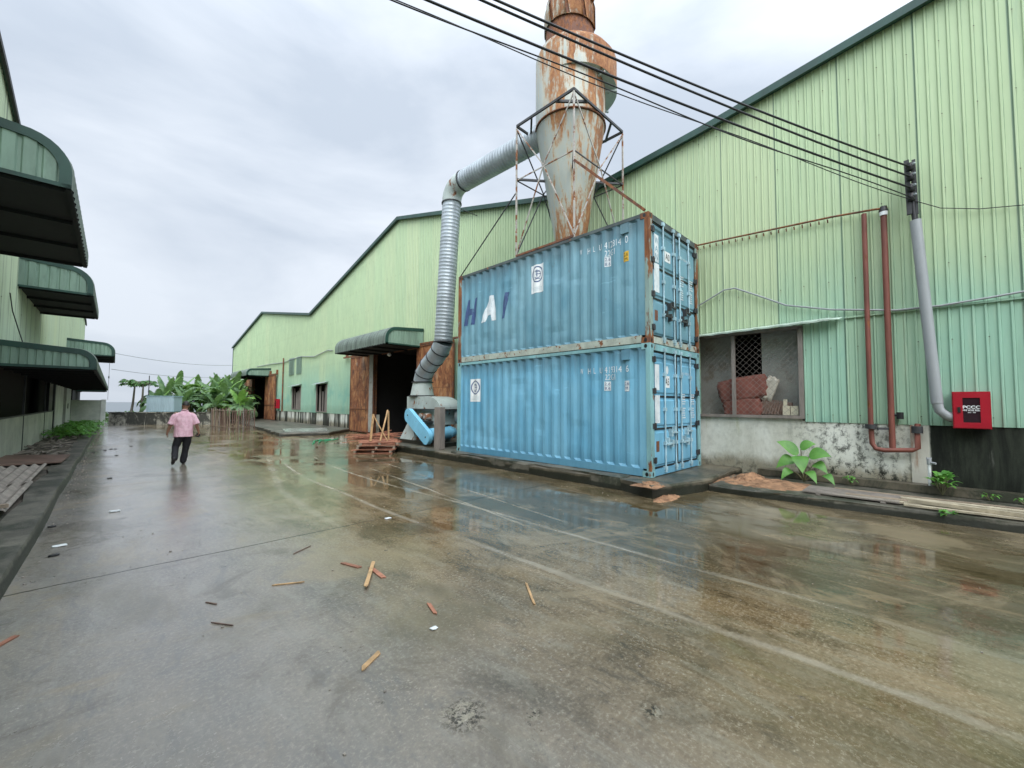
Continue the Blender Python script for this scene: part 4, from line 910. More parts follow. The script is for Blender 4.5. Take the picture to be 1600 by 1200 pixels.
# ------------------------------------------------------------------ duct from fan to cyclone
t = thing('exhaust_duct', 'grey ribbed steel duct rising from the fan and bending over to the cyclone', 'duct', (8.3, 12.6, 2.9))
fanx, fany = 8.30, 12.35
def spiral(mb, pts, r, pitch=.115, seg=28, rib=.006):
    P = [Vector(p) for p in pts]; out_p, out_r = [], []
    for a, b in zip(P, P[1:]):
        L = (b-a).length; m = max(1, int(L/pitch))
        for i in range(m):
            for f, d in ((0, 0), (.62, 0), (.72, rib), (.9, rib)): out_p.append(a.lerp(b, (i+f)/m)); out_r.append(r+d)
    out_p.append(P[-1]); out_r.append(r); mb.tube(out_p, out_r, seg)
dr_ = .305
top_e = Vector((8.12, 11.12, 8.90)); low_e = Vector((8.12, 11.50, 3.68))
mb = MB(); spiral(mb, [low_e, top_e-Vector((0, 0, .55))], dr_); mb.build('riser', 'galv', t)
end = Vector((8.25, 7.05, 8.90))
mb = MB(); d = (end-top_e).normalized(); spiral(mb, [top_e+d*.62, end], dr_+.01, rib=.013); mb.build('crossover', 'galv', t)
def elbow(mb, P, r, seg=24, ring=True):
    mb.tube(P, r, seg)
def bez(a, b, c, n): return [a.lerp(b, i/n).lerp(b.lerp(c, i/n), i/n) for i in range(n+1)]
mb = MB(); P = bez(top_e-Vector((0, 0, .56)), top_e+Vector((0, 0, .02)), top_e+d*.63, 8); elbow(mb, P, dr_+.015); e1 = mb.build('elbow', 'greypaint', t)
def band(mb, p, dirv, r, wd=.035): mb.tube([p-dirv*wd/2, p+dirv*wd/2], r, 24)
mb = MB(); band(mb, top_e-Vector((0, 0, .56)), Vector((0, 0, 1)), dr_+.035); band(mb, top_e+d*.63, d, dr_+.035); band(mb, low_e, Vector((0, 0, 1)), dr_+.035)
lowp = [low_e, Vector((8.12, 11.68, 3.42)), Vector((8.14, 12.02, 3.18)), Vector((8.16, 12.42, 2.95)), Vector((8.19, 12.75, 2.68)), Vector((8.2, 12.86, 2.40))]
for i in (1, 2, 3, 4): dv = (lowp[i+1]-lowp[i-1]).normalized(); band(mb, lowp[i], dv, dr_+.03, .03)
mb.each('clamp_band', 'darksteel', t)
mb = MB(); mb.tube(lowp, [dr_+.01]*4+[.32, .33], 24); mb.build('lower_bend', 'galv', t)
mb = MB()
def flange_tube(mb, z0, z1, r0, r1, cx, cy): mb.tube([(cx, cy, z0), (cx, cy, z1)], [r0, r1], 28)
flange_tube(mb, 1.90, 2.36, .42, .335, 8.2, 12.87); mb.build('transition', 'greypaint', t)
mb = MB(); band(mb, Vector((8.2, 12.87, 2.375)), Vector((0, 0, 1)), .39, .03); band(mb, Vector((8.2, 12.87, 1.885)), Vector((0, 0, 1)), .47, .03); mb.each('flange', 'darksteel', t)
mb = MB(); mb.tube([(7.9, 11.1, 8.72), (10.1, 13.2, 9.4)], .015, 6); mb.tube([(8.2, 11.3, 8.4), (10.15, 12.2, 8.95)], .015, 6); tag(mb.build('guy_wire', 'darksteel'), 'pair of thin guy wires tying the duct top to the roof edge', 'guy wire')

# fan -----------------------------------------------------------------
t = thing('blower_fan', 'grey blower fan with a sky blue belt guard, left of the containers', 'blower fan', (8.35, 12.3, .215))
mb = MB(); mb.box(7.66, 8.9, 11.0, 13.75, .215, .34); mb.build('base_plate', 'slab', t)
mb = MB(); mb.box(7.98, 8.68, 11.5, 13.0, .90, 1.41); mb.box(8.02, 8.62, 11.7, 12.6, .34, .90); mb.build('housing', 'greypaint', t)
mb = MB(); hp = [(7.85, 13.32, 1.43), (7.85, 13.32, 1.86), (7.85, 12.1, 1.86)]+[(7.85, 12.1-.85*math.sin(a), 1.43+.43*math.cos(a)) for a in [i*PI/2/9 for i in range(1, 10)]]
mb.prism(hp, (.84, 0, 0)); mb.build('hood', 'greypaint', t)
mb = MB(); mb.box(7.80, 8.74, 11.2, 13.37, 1.405, 1.43); mb.build('hood_flange', 'darksteel', t)
mb = MB(); mb.add([(7.72, 13.55, .34), (8.8, 13.55, .34), (8.8, 12.65, .34), (7.72, 12.65, .34), (7.9, 13.3, .95), (8.7, 13.3, .95), (8.7, 12.85, .95), (7.9, 12.85, .95)], [(0, 1, 5, 4), (1, 2, 6, 5), (2, 3, 7, 6), (3, 0, 4, 7), (4, 5, 6, 7)]); mb.box(7.95, 8.65, 12.9, 13.25, .95, 1.405); mb.build('pedestal', 'greypaint', t)
# belt guard: obround box slanting down towards the motor
ga, gb = Vector((7.56, 12.78, 1.20)), Vector((7.44, 11.46, .52)); dv = (gb-ga).normalized(); perp = dv.cross(Vector((1, 0, 0))).normalized(); nrm = dv.cross(perp).normalized(); rg = .235
ring = [ga+(perp*math.cos(a)-dv*math.sin(a))*rg for a in [i*PI/12 for i in range(13)]]+[gb+(-perp*math.cos(a)+dv*math.sin(a))*rg for a in [i*PI/12 for i in range(13)]]
if nrm.x < 0: nrm = -nrm
mb = MB(); mb.prism(ring, nrm*.14); gd = mb.build('belt_guard', 'bluebelt', t); PM[gd] = PM[t]
mb = MB()
for c0 in (ga, gb): mb.tube([c0-nrm*.006, c0+nrm*.0], .03, 12)
mb.each('guard_bolt', 'black', gd)
mb = MB(); mb.tube([gb+nrm*.15+Vector((0, -.02, .1)), gb+nrm*.30+Vector((0, -.02, .1)), gb+Vector((.95, .02, .12))], [.19, .2, .2], 20); mb.tube([gb+Vector((.95, .02, .12)), gb+Vector((1.0, .02, .12)), gb+Vector((1.18, .02, .12))], [.215, .215, .14], 20); mb.build('motor', 'bluebelt', t)
mb = MB(); mb.tube([gb+Vector((.42, 0, .11)), gb+Vector((.46, 0, .11))], .215, 20); mb.box(7.55, 8.1, 11.3, 11.65, .34, .4); mb.build('motor_mount', 'darksteel', t)
mb = MB(); mb.tube([(7.6, 12.5, 1.2), (8.1, 12.5, 1.2)], .035, 10); mb.box(7.72, 7.97, 11.8, 12.6, .98, 1.02); mb.build('drive_shaft', 'darksteel', t)
mb = MB(); mb.tube([(7.76, 12.0, 1.16), (7.95, 12.0, 1.16)], [.10, .14], 14); mb.tube([(7.78, 12.35, 1.18), (7.95, 12.35, 1.18)], .09, 12); mb.each('bearing', 'rusty_white', t)
mb = MB(); mb.tube([(8.72, 11.5, 1.22), (8.95, 11.2, 1.22), (9.15, 10.75, 1.22)], .30, 20); mb.tube([(9.15, 10.8, 1.20), (9.25, 10.35, 1.35), (9.3, 10.15, 1.8), (9.32, 10.12, 3.2)], [.34, .33, .30, .27], 20); mb.build('inlet_pipe', 'galv', t)
mb = MB(); mb.tube([(8.95, 11.2, 1.22), (8.99, 11.13, 1.22)], .37, 20); mb.tube([(9.3, 10.15, 1.78), (9.3, 10.15, 1.82)], .34, 20); mb.build('inlet_flange', 'darksteel', t)
mb = MB(); b2 = Matrix.Translation((7.36, 10.56, .2)) @ Matrix.Rotation(R(12), 4, 'Z'); mb.box(-.11, .11, -.12, .12, 0, 1.30, b2); mb.box(-.085, .085, -.125, -.12, .02, 1.28, b2)
tag(mb.build('timber_post', 'woodgrey'), 'weathered grey square post between the fan and the lower container', 'post')
mb = MB(); mb.tube([(9.9, 15.2, 3.1), (9.75, 15.2, 3.15), (9.62, 15.18, 3.05)], .015, 6); lt = mb.build('wall_lamp', 'darksteel'); tag(lt, 'small round white lamp on a bracket beside the big factory door', 'lamp')
mb = MB(); lathe(mb, [(.001, 2.86), (.09, 2.9), (.125, 2.98), (.09, 3.06), (.03, 3.09)], 9.6, 15.18, 16); mb.build('lamp_globe', 'white', lt)
lt = MB().tube([(9.4, 17.6, 4.1), (9.4, 17.6, 3.92)], .015, 6).build('bulkhead_lamp', 'darksteel'); tag(lt, 'small white lamp hanging under the canopy of the big factory door', 'lamp')
mb = MB(); lathe(mb, [(.001, 3.78), (.08, 3.82), (.10, 3.88), (.05, 3.94)], 9.4, 17.6, 14); mb.build('lamp_globe', 'white', lt)

# ------------------------------------------------------------------ near wall: pipes, pole, fire box
t = thing('cable_pole', 'grey leaning pipe pole against the green wall carrying the black cables', 'pole', (10.02, -.12, 1.6))
mb = MB(); mb.tube([(10.0, .06, 4.86), (10.0, -.105, 1.66)], .078, 18); mb.build('casing', 'pvc', t)
mb = MB(); mb.tube([(10.0, -.105, 1.67), (10.0, -.13, 1.54), (10.03, -.2, 1.46), (10.08, -.27, 1.43)], [.07, .066, .07, .085], 16); mb.build('bend', 'pvc', t)
mb = MB(); mb.tube([(10.08, -.27, 1.43), (10.085, -.276, 1.428)], .06, 14); mb.build('pipe_mouth', 'black', t)
mb = MB(); mb.tube([(9.99, .07, 4.86), (10.0, .085, 5.1), (9.98, .10, 5.4)], .035, 8); mb.tube([(10.03, .04, 4.86), (10.01, .05, 5.0), (10.02, .10, 5.2)], .022, 8); mb.build('cable_bundle', 'cable', t)
mb = MB(); mb.bar((9.97, .13, 4.98), (9.97, .145, 5.96), .05, .07); mb.bar((10.03, .04, 4.98), (10.03, .055, 5.96), .05, .05); mb.bar((10.05, .08, 4.9), (10.12, .08, 5.9), .03); rk = mb.build('insulator_rack', 'darksteel', t); PM[rk] = PM[t]
POLEZ = [5.82, 5.64, 5.44, 5.27]
for z in POLEZ:
    mb = MB(); lathe(mb, [(.02, z-.07), (.055, z-.06), (.035, z-.02), (.06, z), (.035, z+.02), (.055, z+.06), (.02, z+.07)], 9.95, .10, 14); mb.build('insulator', 'black', rk)
    mb = MB(); mb.tube([(9.92, .04, z+.03), (9.9, .06, z+.03)], .02, 8); mb.build('insulator_clip', 'galv', rk)
# supply cables over the yard to the left building
ends = [((775, 0), (3.079, 3.400, 6.310)), ((752, 0), (2.958, 3.521, 6.309)), ((667, 0), (2.508, 3.966, 6.306)), ((620, 0), (2.26, 4.213, 6.304))]
lab = ['topmost thick black cable from the pole rack', 'second thick black cable from the pole rack', 'third thick black cable from the pole rack', 'thin twisted black wire from the foot of the pole rack']
for i, (_, e_) in enumerate(ends):
    a = Vector((9.94, .10, POLEZ[i])); m_ = Vector(e_); d_ = m_-a; t2 = (9.94+1.93)/(9.94-m_.x); P = []
    for j in range(49):
        s_ = t2*j/48; q = a+d_*s_; q.z += .30*s_*(s_-1.0)          # shallow catenary
        q.z += 0
        P.append(q)
    mb = MB()
    if i < 3: mb.tube(P, [.0145, .0145, .0155][i], 8)
    else:
        mb.tube([p+Vector((0, 0, .028*math.sin(j*.35))) for j, p in enumerate(P)], .009, 6); mb.tube([p+Vector((0, 0, -.028*math.sin(j*.35+.4)-.03)) for j, p in enumerate(P)], .007, 6)
    tag(mb.build('overhead_cable', 'cable'), lab[i]+', crossing the yard', 'cable', 'cables crossing the yard')
mb = MB(); mb.tube([(9.98, .05, 5.2), (10.12, -.25, 5.02), (10.14, -.7, 4.86), (10.14, -1.4, 4.72), (10.14, -4, 4.6)], .008, 6); tag(mb.build('wall_wire', 'cable'), 'thin wire leaving the pole rack to the right along the wall', 'wire')
mb = MB(); mb.tube([(10.11, .75, 5.24), (10.11, .76, 1.22), (10.11, .75, .92), (10.09, .70, .83), (10.08, .58, .81), (10.08, .22, .84), (10.09, .15, .88), (10.1, .15, 1.2), (10.12, .14, 1.3)], .040, 12)
t1 = mb.build('fire_pipe', 'redpipe'); tag(t1, 'red-brown riser pipe on the left, running into the bottom loop under the green sheets', 'pipe', 'red-brown water pipes')
mb = MB(); 
for p, a_ in (((10.11, .76, 1.24), 'z'),): mb.tube([(10.11, .76, 1.19), (10.11, .76, 1.27)], .085, 14)
mb.tube([(10.10, .15, 1.14), (10.10, .15, 1.26)], .075, 12); mb.bar((10.0, .66, 1.2), (10.1, .52, 1.2), .04); mb.build('flange', 'darksteel', t1)
mb = MB(); mb.tube([(10.11, .475, 5.22), (10.11, .475, .86)], .046, 12); t1 = mb.build('fire_pipe', 'redpipe'); tag(t1, 'taller red-brown riser pipe on the right, with a capped top', 'pipe', 'red-brown water pipes')
mb = MB(); mb.tube([(10.11, .475, 5.12), (10.11, .475, 5.19)], .06, 12); mb.build('collar', 'white', t1); mb = MB(); mb.tube([(10.11, .475, 5.2), (10.11, .475, 5.29)], [.07, .05], 12); mb.tube([(10.11, .475, 1.45), (10.11, .34, 1.45)], .025, 8); mb.tube([(10.11, .36, 1.38), (10.11, .36, 1.5)], .05, 10); mb.build('cap', 'black', t1)
mb = MB(); mb.tube([(10.10, .42, 5.24), (10.09, .6, 5.27), (10.09, 1.2, 5.33), (10.09, 3.4, 5.45), (10.1, 4.4, 5.5)], .020, 8)
for i in range(22): y = 1.3+i*.14; mb.bar((10.1, y, 5.30+.05*(y-1.2)), (10.13, y, 5.24+.05*(y-1.2)), .02)
tag(mb.build('branch_pipe', 'rust'), 'long thin rusty branch pipe running level along the wall above the mesh window', 'pipe')
mb = MB(); mb.tube([(10.14, 4.4, 3.75), (10.12, 3.74, 4.04), (10.12, 3.25, 4.27), (10.12, 3.02, 4.27), (10.12, 2.5, 3.98), (10.12, 2.04, 3.71), (10.12, 1.29, 3.5), (10.12, .36, 3.34), (10.12, -.2, 3.33), (10.12, -.75, 3.37), (10.12, -1.6, 3.45), (10.12, -6, 3.4)], .018, 8); tag(mb.build('wall_cable', 'pvc'), 'grey cable sagging along the green wall above the mesh window', 'cable')
mb = MB(); mb.tube([(10.13, 26.2, 4.9), (10.13, 27, 4.98), (10.13, 29.3, 4.75), (10.13, 31.9, 4.95), (10.13, 34, 4.92), (10.13, 36, 4.8), (10.13, 39.4, 4.9), (10.13, 44, 4.95)], .03, 6); tag(mb.build('wall_cable', 'pvc'), 'dark cable looping along the far green wall between the two door canopies', 'cable')
mb = MB(); mb.tube([(10.1, 36.0, .9), (10.1, 36.0, 5.15)], .05, 8); tag(mb.build('wall_pipe', 'rust'), 'thin rusty upright pipe on the far green wall beside the far door', 'pipe')
# lower sheet seam: overlapping flashing
mb = MB(); mb.box(10.15, 10.19, -22, 1.1, 3.30, 3.33); mb.build('seam_flashing', 'sheet', fb)

def firebox(loc, s, label, letters=True):
    x, y, z = loc; t = thing('fire_hose_cabinet', label, 'fire hose cabinet', loc, 0, 'red fire hose cabinets')
    W_, H_, D_ = .42*s, .60*s, .18*s
    mb = MB(); mb.box(x-D_, x, y-W_/2, y+W_/2, z, z+H_); mb.build('box', 'red', t)
    mb = MB(); f = x-D_
    mb.box(f-.018, f, y-W_/2+.012, y-W_/2+.115*s, z+.012, z+H_-.012); mb.box(f-.018, f, y+W_/2-.115*s, y+W_/2-.012, z+.012, z+H_-.012)
    mb.box(f-.018, f, y-W_/2+.115*s, y+W_/2-.115*s, z+.012, z+.10*s); mb.box(f-.018, f, y-W_/2+.115*s, y+W_/2-.115*s, z+H_-.10*s, z+H_-.012); d_ = mb.build('door', 'red', t); PM[d_] = PM[t]
    mb = MB(); mb.box(f-.008, f-.001, y-W_/2+.115*s, y+W_/2-.115*s, z+.10*s, z+H_-.10*s); mb.build('pane', 'glassdark', d_)
    mb = MB(); mb.box(f-.034, f-.0185, y+W_/2-.09*s, y+W_/2-.055*s, z+.26*s, z+.35*s); mb.build('handle', 'black', d_)
    if letters:
        vs, fs = merge2(text_fit('PCCC', -.095, .095, .325, .375, bold=.03), text_fit('FIRE HOSE REEL', -.095, .095, .285, .312, bold=.02), text_fit('02 - 06', -.04, .045, .255, .273, bold=.02))
        mb = MB(); mb.add([(f-.0095, y-u, z+v) for u, v in vs], [q[::-1] for q in fs]); mb.build('lettering', 'white', d_, rc=False)
    return t
firebox((10.17, -.49, 1.25), 1, 'red fire hose cabinet marked PCCC beside the grey pole')
firebox((10.14, 37.0, 1.15), 1.25, 'small far-off red cabinet next to the far factory door', False)
mb = MB(); mb.tube([(10.0, .02, .12), (10.0, .02, .62)], .022, 10); t1 = mb.build('water_tap', 'white'); tag(t1, 'white plastic standpipe with a grey tap in front of the stained pillar', 'water tap')
mb = MB(); mb.tube([(10.0, .02, .62), (10.0, .02, .72)], .032, 10); mb.tube([(10.0, .02, .66), (9.95, -.06, .65)], .018, 8); mb.bar((9.98, .05, .73), (10.02, -.01, .73), .02); mb.build('valve', 'pvc', t1)

# contents of the mesh window
mb = MB()
def lump(mb, c, sx, sy, sz, seed, sub=3, amp=.12, T=None):
    bm = bmesh.new(); bmesh.ops.create_cube(bm, size=1); bmesh.ops.subdivide_edges(bm, edges=bm.edges[:], cuts=sub*2, use_grid_fill=True)
    vs = []
    for v in bm.verts:
        p = v.co; q = Vector((p.x, p.y, p.z)); l = q.length; q = q.lerp(q.normalized()*.62, .35)
        q = q*(1+amp*mnoise.noise(q*3.1+Vector((seed, 0, 0)))+amp*.5*mnoise.noise(q*8+Vector((0, seed, 0)))); q = Vector((q.x*sx, q.y*sy, q.z*sz))
        if T: q = T @ q
        vs.append(q+Vector(c))
    bm.verts.index_update(); mb.add(vs, [tuple(v.index for v in f.verts) for f in bm.faces], True); bm.free(); return mb
lump(mb, (10.36, 2.97, 1.98), .22, 1.0, .50, 3, 4, .10, Matrix.Rotation(R(-9), 3, 'X')); tag(mb.build('folded_sack', 'sack'), 'big folded red-brown sack leaning behind the window mesh', 'sack')
mb = MB(); lump(mb, (10.36, 2.98, 1.56), .2, .75, .42, 8, 4, .12); tag(mb.build('brown_sack', 'sack'), 'crumpled brown sack lying under the big folded one', 'sack')
mb = MB(); lump(mb, (10.36, 2.44, 1.96), .10, .22, .48, 12, 4, .28, Matrix.Rotation(R(20), 3, 'X')); tag(mb.build('crumpled_paper', 'paper'), 'pale crumpled sheet sticking up at the end of the folded sack', 'crumpled sheet')
t1 = thing('corrugated_offcut', 'bundle of dark corrugated offcuts leaning in the right half of the mesh window', 'sheet bundle', (10.35, 2.4, 1.40))
mb = MB()
for i in range(12): y = 2.68-i*.055; mb.bar((10.33, y, 1.42), (10.36, y-.14+.01*i, 1.76-.008*i), .02, .035)
mb.box(10.37, 10.39, 2.02, 2.68, 1.41, 1.66); mb.build('sheet', 'brownboard', t1)
for i, (a, b, c) in enumerate(((2.05, 2.18, 1.60), (1.90, 2.035, 1.60), (2.11, 2.18, 1.74))):
    mb = MB(); mb.box(10.26 if i < 2 else 10.33, 10.30 if i < 2 else 10.35, a, b, 1.405, c); tag(mb.build('cream_tile', 'cream'), ['cream tile standing in the corner of the mesh window, left of two', 'cream tile standing in the corner of the mesh window, rightmost', 'tall narrow cream tile behind the two square ones in the window corner'][i], 'tile', 'cream tiles in the window corner')

# sand, planks, plants on the right verge
def mound(name, cx, cy, sx, sy, h, mat, seed, z0=.12, nn=40):
    mb = MB(); vs = []
    for j in range(nn+1):
        for i in range(nn+1):
            u, v = i/nn*2-1, j/nn*2-1; r = math.hypot(u, v); e_ = max(0, 1-r*r)
            z = z0-.012+h*e_*(1+.5*mnoise.noise(Vector((u*3+seed, v*3, 0))))+.03*e_**.5*mnoise.noise(Vector((u*11, v*11, seed)))
            vs.append((cx+u*sx*(1+.2*mnoise.noise(Vector((seed, v*2, u*2)))), cy+v*sy, z))
    mb.add(vs, [(j*(nn+1)+i, j*(nn+1)+i+1, (j+1)*(nn+1)+i+1, (j+1)*(nn+1)+i) for j in range(nn) for i in range(nn)], True); return mb.build(name, mat)
tag(mound('sand_heap', 9.02, 2.2, .78, 1.0, .055, 'sand', 2), 'spread of orange sand and sawdust on the verge right of the container slab', 'sand heap')
tag(mound('sand_heap', 6.98, 3.52, .30, .25, .045, 'sand', 6, .2), 'small orange sand pile on the corner of the container slab', 'sand pile')
tag(mound('sand_heap', 9.3, 2.6, .6, .3, .12, 'sand', 9), 'orange sand bank against the container foot by the wall', 'sand pile')
tag(mound('sand_heap', 6.95, 3.22, .5, .16, .05, 'sand', 16, .0), 'orange sand washed along the foot of the container slab', 'sand spill')
PL = [(8.55, 1.15, 8.75, -1.4, .10, .025), (8.72, 1.0, 8.9, -2.2, .12, .03), (8.95, .35, 9.05, -1.9, .14, .04), (8.45, .3, 8.62, -2.6, .09, .025), (9.15, 1.2, 9.25, -.9, .1, .03), (8.62, .25, 8.5, -1.6, .07, .05)]
M['woodpale'] = paint('bleached_wood', (.40, .345, .25), .25, 0, (1, 1, 1), .75, 6, .45, (.12, .09, .06))
pll = ['long pale plank nearest the kerb end on the right verge', 'second pale plank lying just inside the kerb', 'thick plank lying furthest right along the wall side', 'narrow plank lying right at the kerb edge', 'weathered plank lying closest to the green wall', 'thin batten crossing over the planks by the kerb']
for i, (xa, ya, xb, yb, wv, hv) in enumerate(PL):
    mb = MB(); mb.bar((xa, ya, .15+hv/2+(.03 if i == 5 else 0)), (xb, yb, .15+hv/2+(.03 if i == 5 else 0)), wv, hv); tag(mb.build('plank', 'woodold' if i in (1, 4) else 'woodpale'), pll[i], 'plank', 'planks on the right verge')
t1 = thing('slatted_board', 'grey slatted board lying flat on the verge below the pipes', 'board', (8.9, 1.3, .15)); mb = MB()
for i in range(9): mb.bar((8.5+i*.075, 1.55, .165), (8.52+i*.075, .35, .165), .055, .02)
mb.each('slat', 'woodgrey', t1); mb = MB(); mb.box(8.45, 9.15, .5, .56, .135, .154); mb.box(8.45, 9.15, 1.3, 1.36, .135, .154); mb.each('batten', 'woodgrey', t1)
def blade(mb, base, tip, width, droop, nseg=10, fold=.25, up=Vector((0, 0, 1)), shape='taro', tear=0, rr=rnd):
    base, tip = Vector(base), Vector(tip); d = tip-base; L = d.length; h = d.copy(); side = h.cross(up); side = side.normalized() if side.length > 1e-4 else Vector((1, 0, 0))
    rows = []
    for i in range(nseg+1):
        f = i/nseg; p = base+d*f; p.z += droop*math.sin(PI*f)*.5-droop*f*f*.6
        if shape == 'taro': wv = width*max(0, (math.sin(PI*min(1, f*1.02+.02)**.62)))**.8
        else: wv = width*min(1, (f*6)**.6 if f > 0 else 0)*max(.02, (1-f**5))**.6*(1-.25*f)
        jl = 1-(tear*rr.random() if tear else 0); jr = 1-(tear*rr.random() if tear else 0)
        rows.append((p-side*wv*jl-up*(-fold*wv*.6), p, p+side*wv*jr-up*(-fold*wv*.6)))
    if tear:
        for i in range(nseg):
            a, b = rows[i], rows[i+1]
            for sgn in (0, 2):
                dz = Vector((0, 0, -rr.random()*tear*width*.8))
                e1, e2 = a[sgn].lerp(b[sgn], .04), b[sgn].lerp(a[sgn], .04)
                mb.add([a[1], b[1], e2+dz, e1+dz], [(0, 1, 2, 3)], True)
    else:
        mb.add([q for r_ in rows for q in r_], [(3*i+j, 3*i+j+1, 3*i+j+4, 3*i+j+3) for i in range(nseg) for j in (0, 1)], True)
t1 = thing('broadleaf_plant', 'young broad-leaved green plant growing at the foot of the stained wall', 'plant', (9.75, 1.75, .13))
mb = MB(); st = MB(); cpl = Vector((9.75, 1.75, .14))
UPL = Vector((-.75, -.25, .62)).normalized()
for (bx, by, bz, tx, ty, tz, wv) in ((-.05, .10, .62, -.12, .52, .98, .115), (-.02, -.12, .60, -.05, -.55, .70, .13), (-.15, .06, .60, -.42, -.06, .30, .14), (-.08, .18, .50, -.22, .52, .34, .12), (.0, -.2, .42, -.1, -.48, .30, .10),
        (.02, .05, .75, .08, -.25, .95, .09), (-.2, -.1, .26, -.42, -.32, .10, .08), (-.2, .2, .25, -.4, .38, .10, .08), (-.1, -.4, .2, -.25, -.62, .08, .07)):
    bx, by, bz, tx, ty, tz = [q*.82 for q in (bx, by, bz, tx, ty, tz)]; b_ = cpl+Vector((bx, by, bz)); st.tube([cpl, cpl.lerp(b_, .5)+Vector((0, 0, .04)), b_], [.014, .011, .008], 6); blade(mb, b_, cpl+Vector((tx, ty, tz)), wv, .10, 12, .22, UPL)
st.build('stem', 'stem', t1); mb.build('leaf', 'taro', t1)
def weed(name, c, n_, h, label, mat='taro', seed=1, spread=.18, wl=.035):
    rr = random.Random(seed); c = Vector(c); mb = MB(); st = MB(); t1 = thing(name, label, 'weed', c, 0, 'small weeds along the wall')
    for i in range(n_):
        a = rr.uniform(0, 2*PI); d_ = rr.uniform(.3, 1)*spread; z = rr.uniform(.35, 1)*h; b_ = c+Vector((d_*.5*math.cos(a), d_*.5*math.sin(a), z*.8)); tp = c+Vector((d_*1.3*math.cos(a), d_*1.3*math.sin(a), z)); st.tube([c, b_], .005, 4, False); blade(mb, b_, tp, wl*rr.uniform(.7, 1.3), .05, 6, .2)
    st.build('stem', 'stem', t1); mb.build('leaf', mat, t1); return t1
weed('weed_clump', (9.82, -.12, .16), 34, .42, 'bushy green weed growing beside the white standpipe', seed=2, spread=.22, wl=.045)
weed('weed_clump', (9.8, -.62, .16), 9, .11, 'small weed sprouting below the red cabinet', seed=3, spread=.12, wl=.02)
weed('weed_clump', (9.7, -.95, .16), 8, .09, 'low weed at the far right foot of the black wall', seed=4, spread=.12, wl=.02)
weed('weed_clump', (9.8, 1.05, .18), 10, .14, 'tiny weed on the verge between the leafy plant and the pipes', seed=5, spread=.1)
weed('weed_clump', (8.33, -.15, .06), 10, .12, 'tiny weed sprouting out of the kerb face', seed=6, spread=.1)

# ------------------------------------------------------------------ pallets, sticks, rubbish
def pallet_T(x, y, z, a): return Matrix.Translation((x, y, z)) @ Matrix.Rotation(a, 4, 'Z')
plb = ['bottom broken wooden pallet of the low stack by the slab', 'second broken wooden pallet of the low stack', 'top broken wooden pallet, carrying the upright sticks']
for i in range(3):
    T = pallet_T(6.45+.03*i, 12.85-.05*i, .01+i*.125, R(-38+6*i)); t1 = thing('wooden_pallet', plb[i], 'pallet', T.translation, 0, 'stacked broken pallets')
    mb = MB()
    for j in range(6): 
        if (i, j) in ((2, 2), (1, 4)): continue
        mb.box(-.62+rnd.uniform(-.05, .05), .62+rnd.uniform(-.08, .05), -.45+j*.17, -.35+j*.17+rnd.uniform(-.02, .02), .095, .115, T)
    mb.each('top_board', 'woodred' if i != 1 else 'woodold', t1)
    mb = MB()
    for xx in (-.56, 0, .54): mb.box(xx-.035, xx+.035, -.47, .5, .022, .092, T)
    mb.each('bearer', 'woodold', t1)
    mb = MB()
    for yy in (-.42, .05, .42): mb.box(-.6, .6, yy-.05, yy+.05, 0, .02, T)
    mb.each('bottom_board', 'woodred', t1)
zs = .375
sticks = [((6.28, 12.9), (6.40, 12.98), 1.22, .07, 'left upright pale stick, widest, standing on the pallets'), ((6.55, 12.75), (6.90, 12.95), 1.40, .05, 'tall leaning pale stick in the middle of the pallets'), ((6.72, 12.6), (6.40, 12.95), 1.15, .045, 'stick leaning left across the other upright ones'), ((6.98, 13.0), (6.96, 13.02), 1.35, .055, 'rightmost upright pale stick on the pallets')]
for (a, b, h, wv, lb_) in sticks:
    mb = MB(); mb.bar((*a, zs), (*b, zs+h*.72), wv, .022); tag(mb.build('wooden_stick', 'wood'), lb_, 'stick', 'upright sticks on the pallets')
sl_ = MB(); t1 = thing('slat_pile', 'loose pile of reddish wooden slats behind the pallets', 'slat pile', (7.4, 14.4, .2), 0)
for i in range(34):
    x = rnd.uniform(7.0, 7.9); y = rnd.uniform(13.6, 15.2); a = R(rnd.uniform(-65, -15)); L = rnd.uniform(.5, .95); z = rnd.uniform(.23, .5)*(1-.25*abs(y-14.4)); dz = rnd.uniform(-.08, .14)
    sl_.bar((x-L*math.cos(a), y-L*math.sin(a), z-dz), (x+L*math.cos(a), y+L*math.sin(a), z+dz), .05, .02)
o = sl_.build('slat', 'woodred', t1); o['kind'] = 'stuff'
mb = MB(); rr = random.Random(4)
for i in range(3):
    P = [(5.9+.9*f*(1+.1*i)+.3*i+.05*math.sin(f*9+i), 17.0+.12*i+.8*math.sin(f*3+i)*.3+f*1.6, .02+.01*i) for f in [q/18 for q in range(19)]]; mb.tube(P, .022, 8)
tag(mb.build('garden_hose', 'hose'), 'bright green hose lying on the wet apron before the big door', 'hose')
